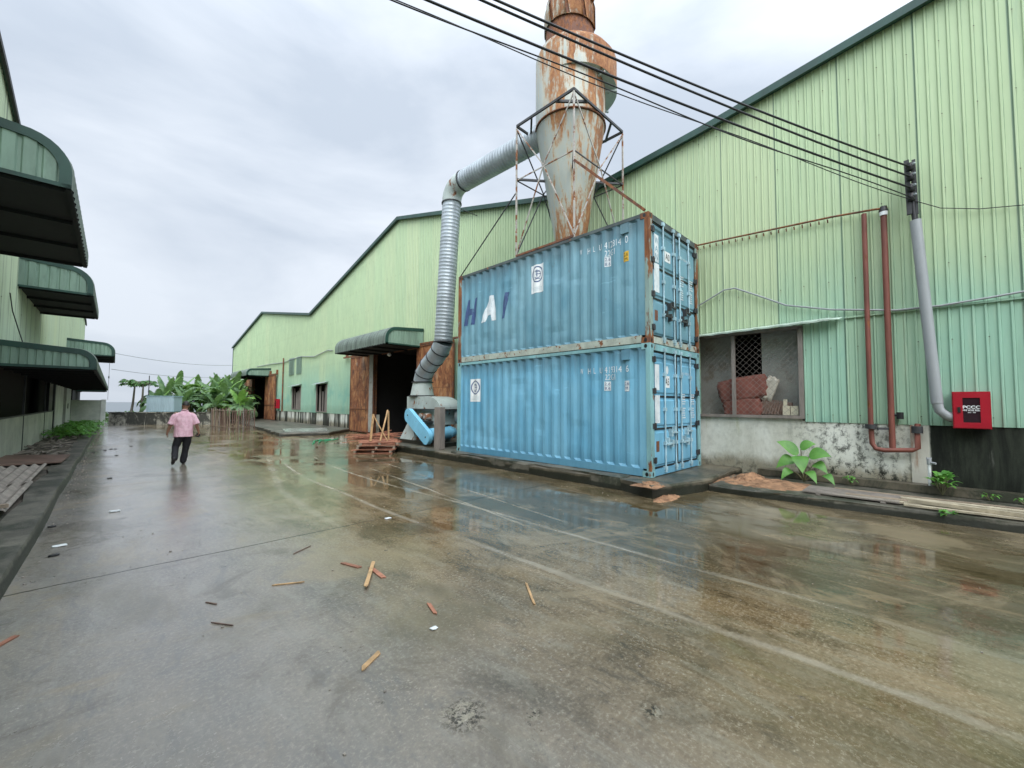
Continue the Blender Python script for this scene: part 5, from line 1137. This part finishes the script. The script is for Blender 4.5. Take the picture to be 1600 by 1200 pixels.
bits = [((1.78, 4.22), (1.86, 3.98), .055, 'woodred', 'short reddish wood offcut, left of the crossed pair'), ((1.99, 3.97), (1.69, 3.50), .045, 'wood', 'pale yellow strip lying crossways on top of another offcut'), ((1.93, 3.90), (1.91, 3.60), .055, 'woodred', 'reddish offcut lying under the pale crossed strip'),
        ((1.14, 4.13), (1.34, 4.02), .02, 'wood', 'thin pale strip lying alone to the left of the crossed pair'), ((1.18, 2.47), (1.34, 2.56), .045, 'wood', 'orange-brown offcut nearest the camera'), ((2.77, 2.60), (2.53, 2.28), .025, 'wood', 'yellow strip lying alone on the right near the damp patch'),
        ((1.93, 2.89), (1.88, 2.72), .035, 'woodred', 'small split red offcut in the middle of the yard'), ((-.44, 4.36), (-.36, 4.48), .05, 'woodred', 'reddish scrap at the left edge by the kerb'), ((1.51, 4.83), (1.73, 4.96), .012, 'brownboard', 'dark thin twig lying beyond the wood strips'),
        ((.63, 3.75), (.73, 3.60), .010, 'brownboard', 'dark thin twig in the left middle of the yard'), ((.66, 4.15), (.71, 4.06), .014, 'brownboard', 'short black splinter behind the left twig')]
for i, (a, b, wv, mt, lb_) in enumerate(bits):
    mb = MB(); z = .012 if i != 1 else .034
    wv *= .8; z -= .006; A, B = Vector((*a, z)), Vector((*b, z)); dd = (B-A).normalized(); sd_ = Vector((-dd.y, dd.x, 0))*wv/2; hh = Vector((0, 0, .007))
    jg = lambda: rnd.uniform(-.012, .012); Pl = [A-sd_*.9+dd*jg(), A-sd_*.3+dd*(jg()-.008), A+sd_*.2+dd*jg(), A+sd_+dd*(jg()+.01), A.lerp(B, .3)+sd_*rnd.uniform(.9, 1.1), A.lerp(B, .7)+sd_*rnd.uniform(.85, 1.1), B+sd_*.95+dd*jg(), B+sd_*.3+dd*(jg()+.01), B-sd_*.4+dd*jg(), B-sd_+dd*(jg()-.01), A.lerp(B, .6)-sd_*rnd.uniform(.9, 1.1), A.lerp(B, .25)-sd_*rnd.uniform(.85, 1.05)]; mb.prism([p-hh/2 for p in Pl], hh); tag(mb.build('wood_offcut' if i < 8 else 'twig', mt), lb_, 'wood offcut' if i < 8 else 'twig', 'scraps of wood on the wet yard')
def scrap(x, y, s, mat, label, cat='litter', seed=1, flat=.3, name='litter_scrap'):
    mb = MB(); lump(mb, (x, y, s*flat*.5+.004), s, s*.7, s*flat, seed, 2, .3); tag(mb.build(name, mat), label, cat, 'litter on the wet yard')
scrap(1.75, 2.55, .05, 'white', 'crumpled white scrap near the middle of the yard', seed=3, flat=.12)
scrap(2.9, 5.38, .08, 'white', 'white scrap lying on the slab joint left of the containers', seed=4, flat=.12)
scrap(.19, 8.5, .11, 'white', 'white scrap lying in the left gutter area', seed=5, flat=.12)
scrap(-.28, 6.9, .11, 'white', 'flat white paper strip near the left kerb', seed=6, flat=.08)
dk = [(-.15, 18.8, 'far left dark lump in the row of five'), (.12, 19.3, 'second dark lump of the far row'), (.27, 19.6, 'middle dark lump of the far row'), (.38, 19.6, 'right dark lump of the far row'), (.8, 20.4, 'dark flat scrap right of the far row'), (.36, 17.2, 'dark scrap in front of the far row'), (.17, 12.2, 'single dark lump on the left half of the yard'), (-.40, 8.0, 'dark clod against the left kerb by the wood pile'), (-.30, 6.5, 'dark blue-grey rag near the left kerb')]
for i, (x, y, l_) in enumerate(dk): scrap(x, y, .075 if i < 7 else .07, 'black', l_, 'litter', 20+i, .22)
gb = MB(); rr = random.Random(77)
for i in range(260):
    if rr.random() < .6: y = rr.uniform(5, 34); x = -.55+abs(rr.gauss(0, .10)); p = LT(x, y)
    else: p = Vector((rr.uniform(.2, 7), rr.uniform(-.5, 7), 0))
    s = rr.uniform(.002, .006)*(1+p.y*.11); gb.box(-s, s, -s*.8, s*.8, 0, s*.8, Matrix.Translation((p.x, p.y, .001)) @ Matrix.Rotation(rr.uniform(0, 3), 4, 'Z'))
o = gb.build('gravel', 'fibro'); o['kind'] = 'stuff'; o['label'] = 'scattered pale grit and crumbs on the wet yard'; o['category'] = 'grit'

# left verge: fibre-cement sheets, board, timber
def fibro(x0, x1, y0, y1, z, label, rot):
    mb = MB(); n = 60; T = Matrix.Translation((0, 0, 0)); top = []
    for i in range(n+1):
        x = x0+(x1-x0)*i/n; zz = z+.028*math.cos(2*PI*(x-x0)/.155)
        for y, dz in ((y0, 0), (y1, .03)): top.append(LM @ (Matrix.Rotation(0, 4, 'Z') @ Vector((x+(y-y0)*rot, y, zz+dz))))
    mb.add(top, [(2*i, 2*i+2, 2*i+3, 2*i+1) for i in range(n)], True); mb.add([q-Vector((0, 0, .012)) for q in top], [(2*i, 2*i+1, 2*i+3, 2*i+2) for i in range(n)], True)
    mb.add([q for i in range(n+1) for q in (top[2*i], top[2*i]-Vector((0, 0, .012)))], [(2*i, 2*i+2, 2*i+3, 2*i+1) for i in range(n)])
    tag(mb.build('roofing_sheet', 'fibro'), label, 'roofing sheet', 'fibre cement sheets on the left verge')
fibro(-1.95, -.98, 8.6, 11.2, .17, 'wavy grey roofing sheet lying nearest on the left verge', .0)
fibro(-1.98, -1.02, 11.0, 13.8, .20, 'wavy grey roofing sheet lying farther back on the left verge', .0)
mb = MB(); mb.prism([LT(-1.95, 13.9, .24), LT(-.85, 14.6, .16), LT(-.80, 16.4, .16), LT(-1.9, 16.3, .24)], (0, 0, .03)); tag(mb.build('brown_board', 'brownboard'), 'flat wet brown board lying across the left verge', 'board')
for i, (a, b) in enumerate(((( -1.9, 8.4), (-.98, 8.75)), ((-1.9, 8.15), (-1.1, 8.3)), ((-1.85, 7.9), (-1.15, 7.95)))):
    mb = MB(); mb.bar(LT(*a, .25-.02*i), LT(*b, .22-.02*i), .09, .045); tag(mb.build('timber_offcut', ['woodold', 'woodred', 'woodred'][i]), ['grey timber length lying across the front of the roofing sheets', 'reddish timber length in the middle of the three on the verge', 'short reddish timber nearest the sandy clod'][i], 'timber', 'timber lengths on the left verge')
tag(mound('sand_heap', -1.22, 7.4, .42, .55, .16, 'dirt', 3, .1), 'brown earth clod heap at the front of the left verge', 'earth heap')
mb = MB(); rr = random.Random(9)
for i in range(90):
    p = LT(rr.uniform(-1.95, -1.0), rr.uniform(16.4, 27), .13); a = rr.uniform(0, PI); L = rr.uniform(.05, .35); mb.bar(p-Vector((math.cos(a)*L/2, math.sin(a)*L/2, 0)), p+Vector((math.cos(a)*L/2, math.sin(a)*L/2, rr.uniform(0, .05))), .04, .025)
o = mb.build('rubble', 'fibro'); o['kind'] = 'stuff'; o['label'] = 'broken rubble and sticks on the left verge'; o['category'] = 'rubble'
mb = MB(); rr = random.Random(12)
for i in range(900):
    p = LT(-1.3+rr.gauss(0, .38), rr.uniform(24, 37), .1); p.x = min(p.x, .1); h = rr.uniform(.08, .38); a = rr.uniform(0, 2*PI); L = rr.uniform(.16, .34)
    b_ = p+Vector((.05*math.cos(a), .05*math.sin(a), h)); blade(mb, b_, b_+Vector((L*math.cos(a), L*math.sin(a), -.02)), rr.uniform(.05, .10), .08, 4, .25)
o = mb.build('ground_creeper', 'taro'); o['kind'] = 'stuff'; o['label'] = 'bright green leafy creeper spreading over the left verge'; o['category'] = 'ground cover'

# ------------------------------------------------------------------ far end of the yard
mb = MB(); a = Vector((.35, 40.2)); b = Vector((7.1, 36.0))
t1 = thing('end_wall', 'low stained concrete block wall closing the far end of the yard', 'wall', (.35, 40.2, 0), math.atan2(-4.2, 6.75))
dl_ = (b-a).normalized(); nl = Vector((-dl_.y, dl_.x)); L = (b-a).length
def onw(u, v, z): return Vector((a.x+dl_.x*u+nl.x*v, a.y+dl_.y*u+nl.y*v, z))
def wbox(mb, u0, u1, v0, v1, z0, z1): mb.add([onw(u, v, z) for z in (z0, z1) for v in (v0, v1) for u in (u0, u1)], [(0, 2, 3, 1), (4, 5, 7, 6), (0, 1, 5, 4), (2, 6, 7, 3), (0, 4, 6, 2), (1, 3, 7, 5)])
mb = MB(); wbox(mb, 0, L*.78, 0, .2, 0, .84); mb.build('block_wall', 'mouldwall', t1)
mb = MB(); wbox(mb, -.05, L*.78+.02, -.04, .24, .84, .90); mb.build('coping', 'mouldwall', t1)
mb = MB()
for u in (2.05, 3.9): wbox(mb, u, u+.12, -.03, -.001, 0, .84)
mb.each('pier', 'mouldwall', t1)
t1 = thing('sheet_tank', 'pale blue sheet metal box standing on the far wall under the banana plants', 'tank box', onw(2.9, .3, .9))
mb = MB()
u = 2.2
for i in range(10): wbox(mb, 2.2+i*.165, 2.2+i*.165+.155, .02, .05, .98, 2.0)
wbox(mb, 2.2, 3.86, .05, 1.1, .98, 2.0); mb.build('panel', 'tank', t1)
mb = MB(); wbox(mb, 2.15, 3.92, -.01, 1.15, 2.0, 2.06); wbox(mb, 2.2, 3.86, .0, 1.1, .92, .98); mb.build('frame', 'lockrod', t1)
mb = MB(); p = onw(2.15, .3, 0); mb.tube([p, p+Vector((0, 0, 3.5))], [.035, .025], 8); tag(mb.build('thin_post', 'darksteel'), 'thin grey upright post left of the pale blue box', 'post')
# stake fence
st_pts = [((4.55, 29.6), (4.95, 26.9)), ((4.95, 26.9), (5.15, 26.1)), ((5.15, 26.1), (6.35, 27.6))]
t1 = thing('stake_fence', 'rickety fence of brown stakes standing on the yard before the banana plants', 'fence', (5.1, 27, 0)); rl_ = MB(); nst = 0
for (a_, b_) in st_pts:
    a_, b_ = Vector((*a_, 0)), Vector((*b_, 0)); m_ = int((b_-a_).length/.17)
    for i in range(m_):
        p = a_.lerp(b_, (i+.5)/m_); mb = MB(); h = rnd.uniform(1.12, 1.32); mb.bar(p+Vector((rnd.uniform(-.02, .02), 0, 0)), p+Vector((rnd.uniform(-.05, .05), rnd.uniform(-.05, .05), h)), rnd.uniform(.03, .055), .03); mb.build('stake', rnd.choice(['woodold', 'woodgrey', 'brownboard', 'brownboard']), t1); nst += 1
    for z in (.25, 1.15): rl_.bar(a_+Vector((0, .03, z)), b_+Vector((0, .03, z)), .03, .04)
rl_.build('rail', 'woodold', t1)
# papaya trees
def papaya(loc, h, label, rot):
    t1 = thing('papaya_tree', label, 'papaya tree', loc, rot, 'papaya trees beyond the far wall'); rr = random.Random(int(h*100)); L0 = Vector(loc)
    lean = Vector((.25*math.cos(rot), .1, 0)); tp = L0+lean+Vector((0, 0, h)); mb = MB(); mb.tube([L0, L0.lerp(tp, .5)+Vector((.05, 0, 0)), tp], [.10, .075, .05], 10); mb.build('trunk', 'bark', t1)
    mb = MB(); sm_ = MB()
    for i in range(26):
        a_ = i*2.4; el = rr.uniform(-.25, .75); Lp = rr.uniform(.55, .85); d_ = Vector((math.cos(a_)*math.cos(el), math.sin(a_)*math.cos(el), math.sin(el)*.6)); q = tp+d_*Lp; sm_.tube([tp, q], .013, 4, False)
        for j in range(7):
            b3 = a_+(j-3)*.52; ln = rr.uniform(.24, .38)*(1-.08*abs(j-3)); e_ = q+Vector((math.cos(b3)*ln, math.sin(b3)*ln, -.12-rr.random()*.1)); blade(mb, q, e_, .085, .04, 5, .2)
    sm_.build('leaf_stalk', 'stem', t1); mb.build('crown', 'leaf2', t1); return t1
papaya((1.55, 44.2, -.05), 3.15, 'left papaya tree with a straight thin trunk and flat crown', .2)
papaya((2.05, 42.6, -.05), 3.05, 'right papaya tree with a leaning thin trunk and flat crown', .9)
# banana plants
def banana(loc, h, seed, nleaf, label):
    rr = random.Random(seed); t1 = thing('banana_plant', label, 'banana plant', loc, 0, 'banana plants at the far end of the yard'); L0 = Vector(loc)
    tp = L0+Vector((rr.uniform(-.15, .15), rr.uniform(-.15, .15), h*.50)); mb = MB(); mb.tube([L0, L0.lerp(tp, .5), tp], [.17, .14, .09], 12); mb.build('trunk', 'stem', t1)
    for i in range(nleaf):
        a_ = i*2.4+rr.uniform(-.4, .4); el = rr.uniform(.0, 1.25) if i > 2 else rr.uniform(1.15, 1.45); Ln = rr.uniform(1.8, 2.7)*h/4.2; hd = Vector((math.cos(a_), math.sin(a_), 0)); side = Vector((-math.sin(a_), math.cos(a_), 0))
        mb = MB(); p = tp.copy(); ang = el; pts = [p.copy()]; n_ = 15; bend = rr.uniform(.10, .17) if i > 2 else rr.uniform(.02, .07)
        for j in range(n_): p = p+(hd*math.cos(ang)+Vector((0, 0, math.sin(ang))))*(Ln/n_); ang -= bend*(.5+j/n_); pts.append(p.copy())
        mb.tube(pts[:6], [.035-.004*j for j in range(6)], 5, False)
        prev = None; wmax = rr.uniform(.24, .33); fold = rr.uniform(.1, .5)
        for j in range(3, n_):
            f0, f1 = (j-3)/(n_-3), (j-2)/(n_-3)
            wf = lambda f: wmax*(min(1, f*5+.15)**.6)*(max(0, 1-f**3.5))**.55
            for sgn in (-1, 1):
                for sub in range(2):
                    g0, g1 = f0+(f1-f0)*sub/2, f0+(f1-f0)*(sub+1)/2-.006*rr.random(); pa = pts[j].lerp(pts[j+1], sub/2); pb = pts[j].lerp(pts[j+1], (sub+1)/2)
                    dz = Vector((0, 0, -fold*wmax*rr.uniform(.5, 1.5))); slip = (pb-pa)*rr.uniform(0, .6)
                    m1 = pa+side*sgn*wf(g0)*.55+Vector((0, 0, .06*wmax)); m2 = pb+side*sgn*wf(g1)*.55+Vector((0, 0, .06*wmax))
                    mb.add([pa, pb, m2, m1, m2+side*sgn*wf(g1)*.42+dz+slip, m1+side*sgn*wf(g0)*.42+dz+slip], [(0, 1, 2, 3), (3, 2, 4, 5)], True)
        mb.build('leaf', 'leafnew' if (i == 0 or rr.random() < .15) else 'leaf', t1)
    return t1
bp = [((4.7, 40.9), 3.4, 'short banana plant between the pale blue box and the walking man'), ((6.5, 41.8), 4.6, 'banana plant with spreading leaves left of the tallest one'), ((7.6, 44.2), 5.4, 'very tall banana plant right of the tallest one'), ((8.6, 43.6), 4.6, 'banana plant between the stake fence and the factory corner'), ((6.2, 38.8), 3.1, 'low banana plant left of the stake fence'), ((8.1, 40.6), 3.6, 'bushy banana plant over the right end of the stake fence'), ((3.5, 43.0), 4.3, 'tall banana plant behind the left of the pale blue box'), ((4.4, 44.4), 4.9, 'tall banana plant with one upright leaf behind the pale blue box'), ((5.1, 42.2), 4.0, 'banana plant just right of the pale blue box'), ((5.9, 44.5), 4.8, 'banana plant behind the walking man, farther row'),
      ((6.1, 40.5), 3.7, 'banana plant behind the walking man, nearer row'), ((7.0, 43.0), 5.2, 'tallest banana plant in the middle of the clump'), ((7.1, 40.0), 4.4, 'banana plant above the left end of the stake fence'), ((8.0, 42.0), 4.9, 'banana plant above the middle of the stake fence'), ((8.2, 45.5), 5.3, 'banana plant rising behind the stake fence, rearmost'),
      ((7.4, 37.2), 3.2, 'low banana plant right behind the stake fence'), ((9.1, 47.5), 5.2, 'banana plant nearest the corner of the green factory'), ((3.0, 41.8), 3.0, 'small drooping banana plant left of the pale blue box'), ((8.6, 39.2), 2.6, 'small banana plant in front of the far rusty door')]
for i, ((x, y), h, l_) in enumerate(bp): banana((x, y, -.02), h*.82, 31+i, 15 if h > 3.5 else 11, l_)
mb = MB(); rr = random.Random(15)
for i in range(1500):
    p = Vector((rr.uniform(-2, 9.5), rr.uniform(41.5, 52), 0)); a_ = rr.uniform(0, 2*PI); h = rr.uniform(.1, .9); L = rr.uniform(.2, .5); blade(mb, p+Vector((0, 0, h*.6)), p+Vector((L*math.cos(a_), L*math.sin(a_), h)), rr.uniform(.05, .12), .1, 4, .2)
o = mb.build('undergrowth', 'leaf'); o['kind'] = 'stuff'; o['label'] = 'low green undergrowth beyond the far wall'; o['category'] = 'undergrowth'
for i, (z0, z1, xx) in enumerate(((5.1, 5.0, 10.1), (4.0, 3.8, 9.0))):
    a_ = LT(-.2, 38.5, z0-.2); b_ = Vector((10.1, 52, z1+.6)); P = [a_.lerp(b_, j/20)-Vector((0, 0, .9*4*(j/20)*(1-j/20)*.35)) for j in range(21)]
    mb = MB(); mb.tube(P, .018, 5); tag(mb.build('overhead_wire', 'pvc'), ['upper thin wire crossing the sky at the far end of the yard', 'lower thin wire crossing the sky at the far end of the yard'][i], 'wire', 'wires across the far end of the yard')
mb = MB(); p = LT(-.25, 38.3, 0); mb.tube([LT(-.3, 37.9, 4.2), LT(-.3, 37.9, 1.75)], .012, 5); mb.tube([LT(-.3, 37.9, 3.3), LT(-.3, 37.9, 3.15)], .035, 8); tag(mb.build('hanging_wire', 'pvc'), 'thin wire hanging from the outer corner of the fourth canopy', 'wire')

# ------------------------------------------------------------------ the walking man
def skin_mesh(name, verts, edges, radii, mat, parent, root=0, sub=2, smooth=True):
    me = bpy.data.meshes.new(name); base = PM[parent]; inv = base.inverted(); me.from_pydata([inv @ Vector(v) for v in verts], edges, []); me.update()
    o = bpy.data.objects.new(name, me); C.objects.link(o); m_ = o.modifiers.new('Skin', 'SKIN'); m_.use_smooth_shade = True; m_.branch_smoothing = .6
    lay = me.skin_vertices[0].data if me.skin_vertices else None
    if lay is None:
        bm = bmesh.new(); bm.from_mesh(me); bm.verts.layers.skin.verify(); bm.to_mesh(me); bm.free(); lay = me.skin_vertices[0].data
    for i, r_ in enumerate(radii): lay[i].radius = r_ if isinstance(r_, tuple) else (r_, r_); lay[i].use_root = (i == root)
    s_ = o.modifiers.new('Sub', 'SUBSURF'); s_.levels = sub; s_.render_levels = sub
    dg = bpy.context.evaluated_depsgraph_get(); dg.update(); m2 = bpy.data.meshes.new_from_object(o.evaluated_get(dg)); bpy.data.objects.remove(o); bpy.data.meshes.remove(me)
    m2.name = name; m2.materials.clear(); m2.materials.append(M[mat]); o = bpy.data.objects.new(name, m2); C.objects.link(o)
    for p in m2.polygons: p.use_smooth = True
    if mw_parent: o.parent = mw_parent
    PM[o] = base; return o
mw_parent = None
PX, PY = 1.53, 13.68
HA = R(-6)
per = thing('person', 'man in a pink short-sleeved shirt and black trousers walking away across the wet yard', 'person', (PX, PY, 0), HA)
PT = PM[per]
def Pp(x, y, z): return PT @ Vector((x, y, z))       # local: +y walking direction, +x his right
PS = PT @ Matrix.Scale(.955, 4)
def Pq(x, y, z): return PS @ Vector((x, y, z))
def ell(mb, c, r3, T=None, n=14):
    vs = []; fs = []
    for j in range(n+1):
        for i in range(n*2):
            th = PI*j/n; a = PI*i/n; v = Vector((r3[0]*math.sin(th)*math.cos(a), r3[1]*math.sin(th)*math.sin(a), r3[2]*math.cos(th)))
            if T is not None: v = T @ v
            vs.append(v+Vector(c))
    K = n*2; fs = [(j*K+i, j*K+(i+1) % K, (j+1)*K+(i+1) % K, (j+1)*K+i) for j in range(n) for i in range(K)]; mb.add(vs, fs)
def limb(mb, pts, rad):
    mb.tube(pts, rad, 14, True, False)
    for p, r_ in zip(pts, rad): ell(mb, p, (r_, r_, r_), None, 7)
def loft(mb, rings, n=28):
    K = len(rings); vs = [(x+rx*math.cos(2*PI*i/n), y+ry*math.sin(2*PI*i/n), z) for x, y, z, rx, ry in rings for i in range(n)]
    mb.add(vs, [(j*n+i, j*n+(i+1) % n, (j+1)*n+(i+1) % n, (j+1)*n+i) for j in range(K-1) for i in range(n)]+[tuple(range(n))[::-1], tuple(range((K-1)*n, K*n))])
def fused(name, mb, mat, parent, voxel=.011, smooth=4, wrinkle=0.):
    """fuses the shapes of one garment or of the body into one continuous skin"""
    me = bpy.data.meshes.new('x'); me.from_pydata(mb.v, [], mb.f); me.update(); bm = bmesh.new(); bm.from_mesh(me); bmesh.ops.remove_doubles(bm, verts=bm.verts, dist=1e-5); bmesh.ops.recalc_face_normals(bm, faces=bm.faces); bm.to_mesh(me); bm.free()
    o = bpy.data.objects.new('x', me); C.objects.link(o); r_ = o.modifiers.new('r', 'REMESH'); r_.mode = 'VOXEL'; r_.voxel_size = voxel; sm_ = o.modifiers.new('s', 'SMOOTH'); sm_.factor = .5; sm_.iterations = smooth
    dg = bpy.context.evaluated_depsgraph_get(); dg.update(); m2 = bpy.data.meshes.new_from_object(o.evaluated_get(dg)); bpy.data.objects.remove(o); bpy.data.meshes.remove(me)
    inv = PM[parent].inverted() @ PS
    for v in m2.vertices:
        q = v.co.copy()
        if wrinkle: q += v.normal*wrinkle*(mnoise.noise(Vector((q.x*9, q.y*9, q.z*5+q.x*8)))+.5*mnoise.noise(Vector((q.x*20, q.y*20, q.z*11))))
        v.co = inv @ q
    m2.name = name; m2.materials.clear(); m2.materials.append(M[mat]); o = bpy.data.objects.new(name, m2); C.objects.link(o); o.parent = parent; PM[o] = PM[parent]
    for p in m2.polygons: p.use_smooth = True
    return o
mb = MB()
TH = Matrix.Rotation(R(7), 3, 'Y') @ Matrix.Rotation(R(-10), 3, 'X')
HC = Vector((.026, .04, 1.61))
ell(mb, HC, (.076, .094, .108), TH); ell(mb, HC+Vector((0, .035, -.055)), (.056, .062, .062), TH)       # skull and jaw
ell(mb, HC+Vector((.0, .098, -.018)), (.013, .020, .026)); 
for sx in (-1, 1): ell(mb, HC+Vector((sx*.077, .0, -.012)), (.012, .020, .033))
limb(mb, [(0, 0, 1.38), (.010, .012, 1.46), (.020, .028, 1.55)], [.066, .060, .058])
loft(mb, [(0, 0, .84, .15, .11), (0, .0, 1.0, .155, .12), (0, .01, 1.2, .165, .115), (0, .01, 1.34, .16, .10), (0, .005, 1.42, .08, .07)])
for sx, hx in ((-1, -.345), (1, .335)):
    limb(mb, [(sx*.17, 0, 1.36), (sx*.265, -.03, 1.12), (hx*.96, .02, .90)], [.058, .045, .031]); ell(mb, (hx, .035, .845), (.022, .042, .05))
    for i in range(4):
        y = .006+i*.019; L = (.058, .072, .076, .062)[i]; cu = .3 if sx < 0 else 1.0
        limb(mb, [(hx, y, .815), (hx-sx*.008, y+.004, .815-L*.5), (hx-sx*(.016+.03*cu), y+.006, .815-L*(1-.3*cu))], [.0105, .0098, .0085])
    limb(mb, [(hx-sx*.004, .07, .86), (hx-sx*.016, .092, .83), (hx-sx*.024, .094, .80)], [.013, .011, .009])
limb(mb, [(-.085, 0, .80), (-.12, .02, .62), (-.155, .02, .47), (-.165, -.14, .325), (-.17, -.31, .19)], [.07, .065, .052, .046, .036]); limb(mb, [(.09, 0, .80), (.085, .04, .62), (.065, .08, .46), (.03, .09, .09)], [.07, .065, .052, .038])
fused('body', mb, 'skin', per, .0085, 3)
# eyes, brows and mouth on the side turned away
mb = MB()
for sx in (-1, 1): lump(mb, PS @ (HC+Vector((sx*.030, .090, .008))), .016, .010, .009, 3, 1, .02)
lump(mb, PS @ (HC+Vector((0, .096, -.062))), .040, .008, .009, 5, 1, .05); mb.build('face', 'hair', per)
# hair
mb = MB(); n1_, n2_ = 26, 14; vs = []
for j in range(n2_+1):
    for i in range(n1_):
        a_ = 2*PI*i/n1_; back = .5-.5*math.sin(a_); ph = (1.05+.78*back**.8)*j/n2_
        r_ = 1.0+.045*mnoise.noise(Vector((math.cos(a_)*5, math.sin(a_)*5, ph*6)))+.03*mnoise.noise(Vector((math.cos(a_)*14, math.sin(a_)*14, ph*15)))
        vs.append(PS @ (HC+Vector((0, -.002, .004))+TH @ Vector((.083*r_*math.sin(ph)*math.cos(a_), .101*r_*math.sin(ph)*math.sin(a_), .113*r_*math.cos(ph)))))
mb.add(vs, [(j*n1_+i, j*n1_+(i+1) % n1_, (j+1)*n1_+(i+1) % n1_, (j+1)*n1_+i) for j in range(n2_) for i in range(n1_)], True); mb.build('hair', 'hair', per)
# shirt
mb = MB()
loft(mb, [(0, .0, .755, .212, .158), (0, .0, .80, .208, .156), (0, .0, .93, .205, .152), (0, .005, 1.08, .208, .150), (0, .01, 1.22, .214, .142), (0, .01, 1.32, .208, .125), (.0, .005, 1.385, .165, .10), (.005, .005, 1.43, .095, .078), (.010, .01, 1.462, .070, .066)])
for sx in (-1, 1): mb.tube([(sx*.13, 0, 1.365), (sx*.20, -.005, 1.30), (sx*.262, -.02, 1.16), (sx*.285, -.028, 1.09)], [.070, .074, .070, .070], 16, True, False); ell(mb, (sx*.165, 0, 1.335), (.075, .075, .07))
fused('shirt', mb, 'shirt', per, .0105, 3, .010)
mb = MB(); mb.tube([PS @ Vector(q) for q in ((.010, .008, 1.445), (.012, .012, 1.455), (.014, .016, 1.478))], [.080, .078, .068], 18, False); mb.build('collar', 'shirt', per)
mb = MB()
loft(mb, [(0, 0, .74, .165, .125), (0, 0, .83, .175, .13), (0, 0, .92, .165, .12)])
limb(mb, [(-.085, 0, .76), (-.12, .02, .62), (-.155, .02, .47), (-.165, -.14, .325), (-.165, -.29, .20)], [.098, .094, .080, .074, .070])
limb(mb, [(.09, 0, .76), (.085, .04, .62), (.065, .08, .46), (.04, .09, .27), (.02, .09, .09)], [.098, .094, .080, .076, .076])
fused('trousers', mb, 'trousers', per, .0105, 3, .012)
def shoe(heel, toe, down):
    heel, toe = Vector(heel), Vector(toe); mb = MB(); dn = Vector(down)
    limb(mb, [heel, heel.lerp(toe, .35), heel.lerp(toe, .72), toe], [.046, .045, .047, .034]); limb(mb, [heel+dn*.024, heel.lerp(toe, .6)+dn*.024, toe+dn*.012], [.032, .040, .030]); fused('shoe', mb, 'shoe', per, .008, 2)
shoe((.02, .07, .058), (.03, .28, .045), (0, 0, -1)); shoe((-.175, -.38, .205), (-.20, -.22, .07), (-.1, -.7, -.65))
mw_parent = None
mb = MB(); mb.box(-.045, .045, -.012, .02, -.05, .05, Matrix.Translation(Pq(.318, .05, .775)) @ Matrix.Rotation(HA+R(15), 4, 'Z') @ Matrix.Rotation(R(20), 4, 'Y')); tag(mb.build('wallet', 'black'), "small black wallet held in the walking man's right hand", 'wallet')
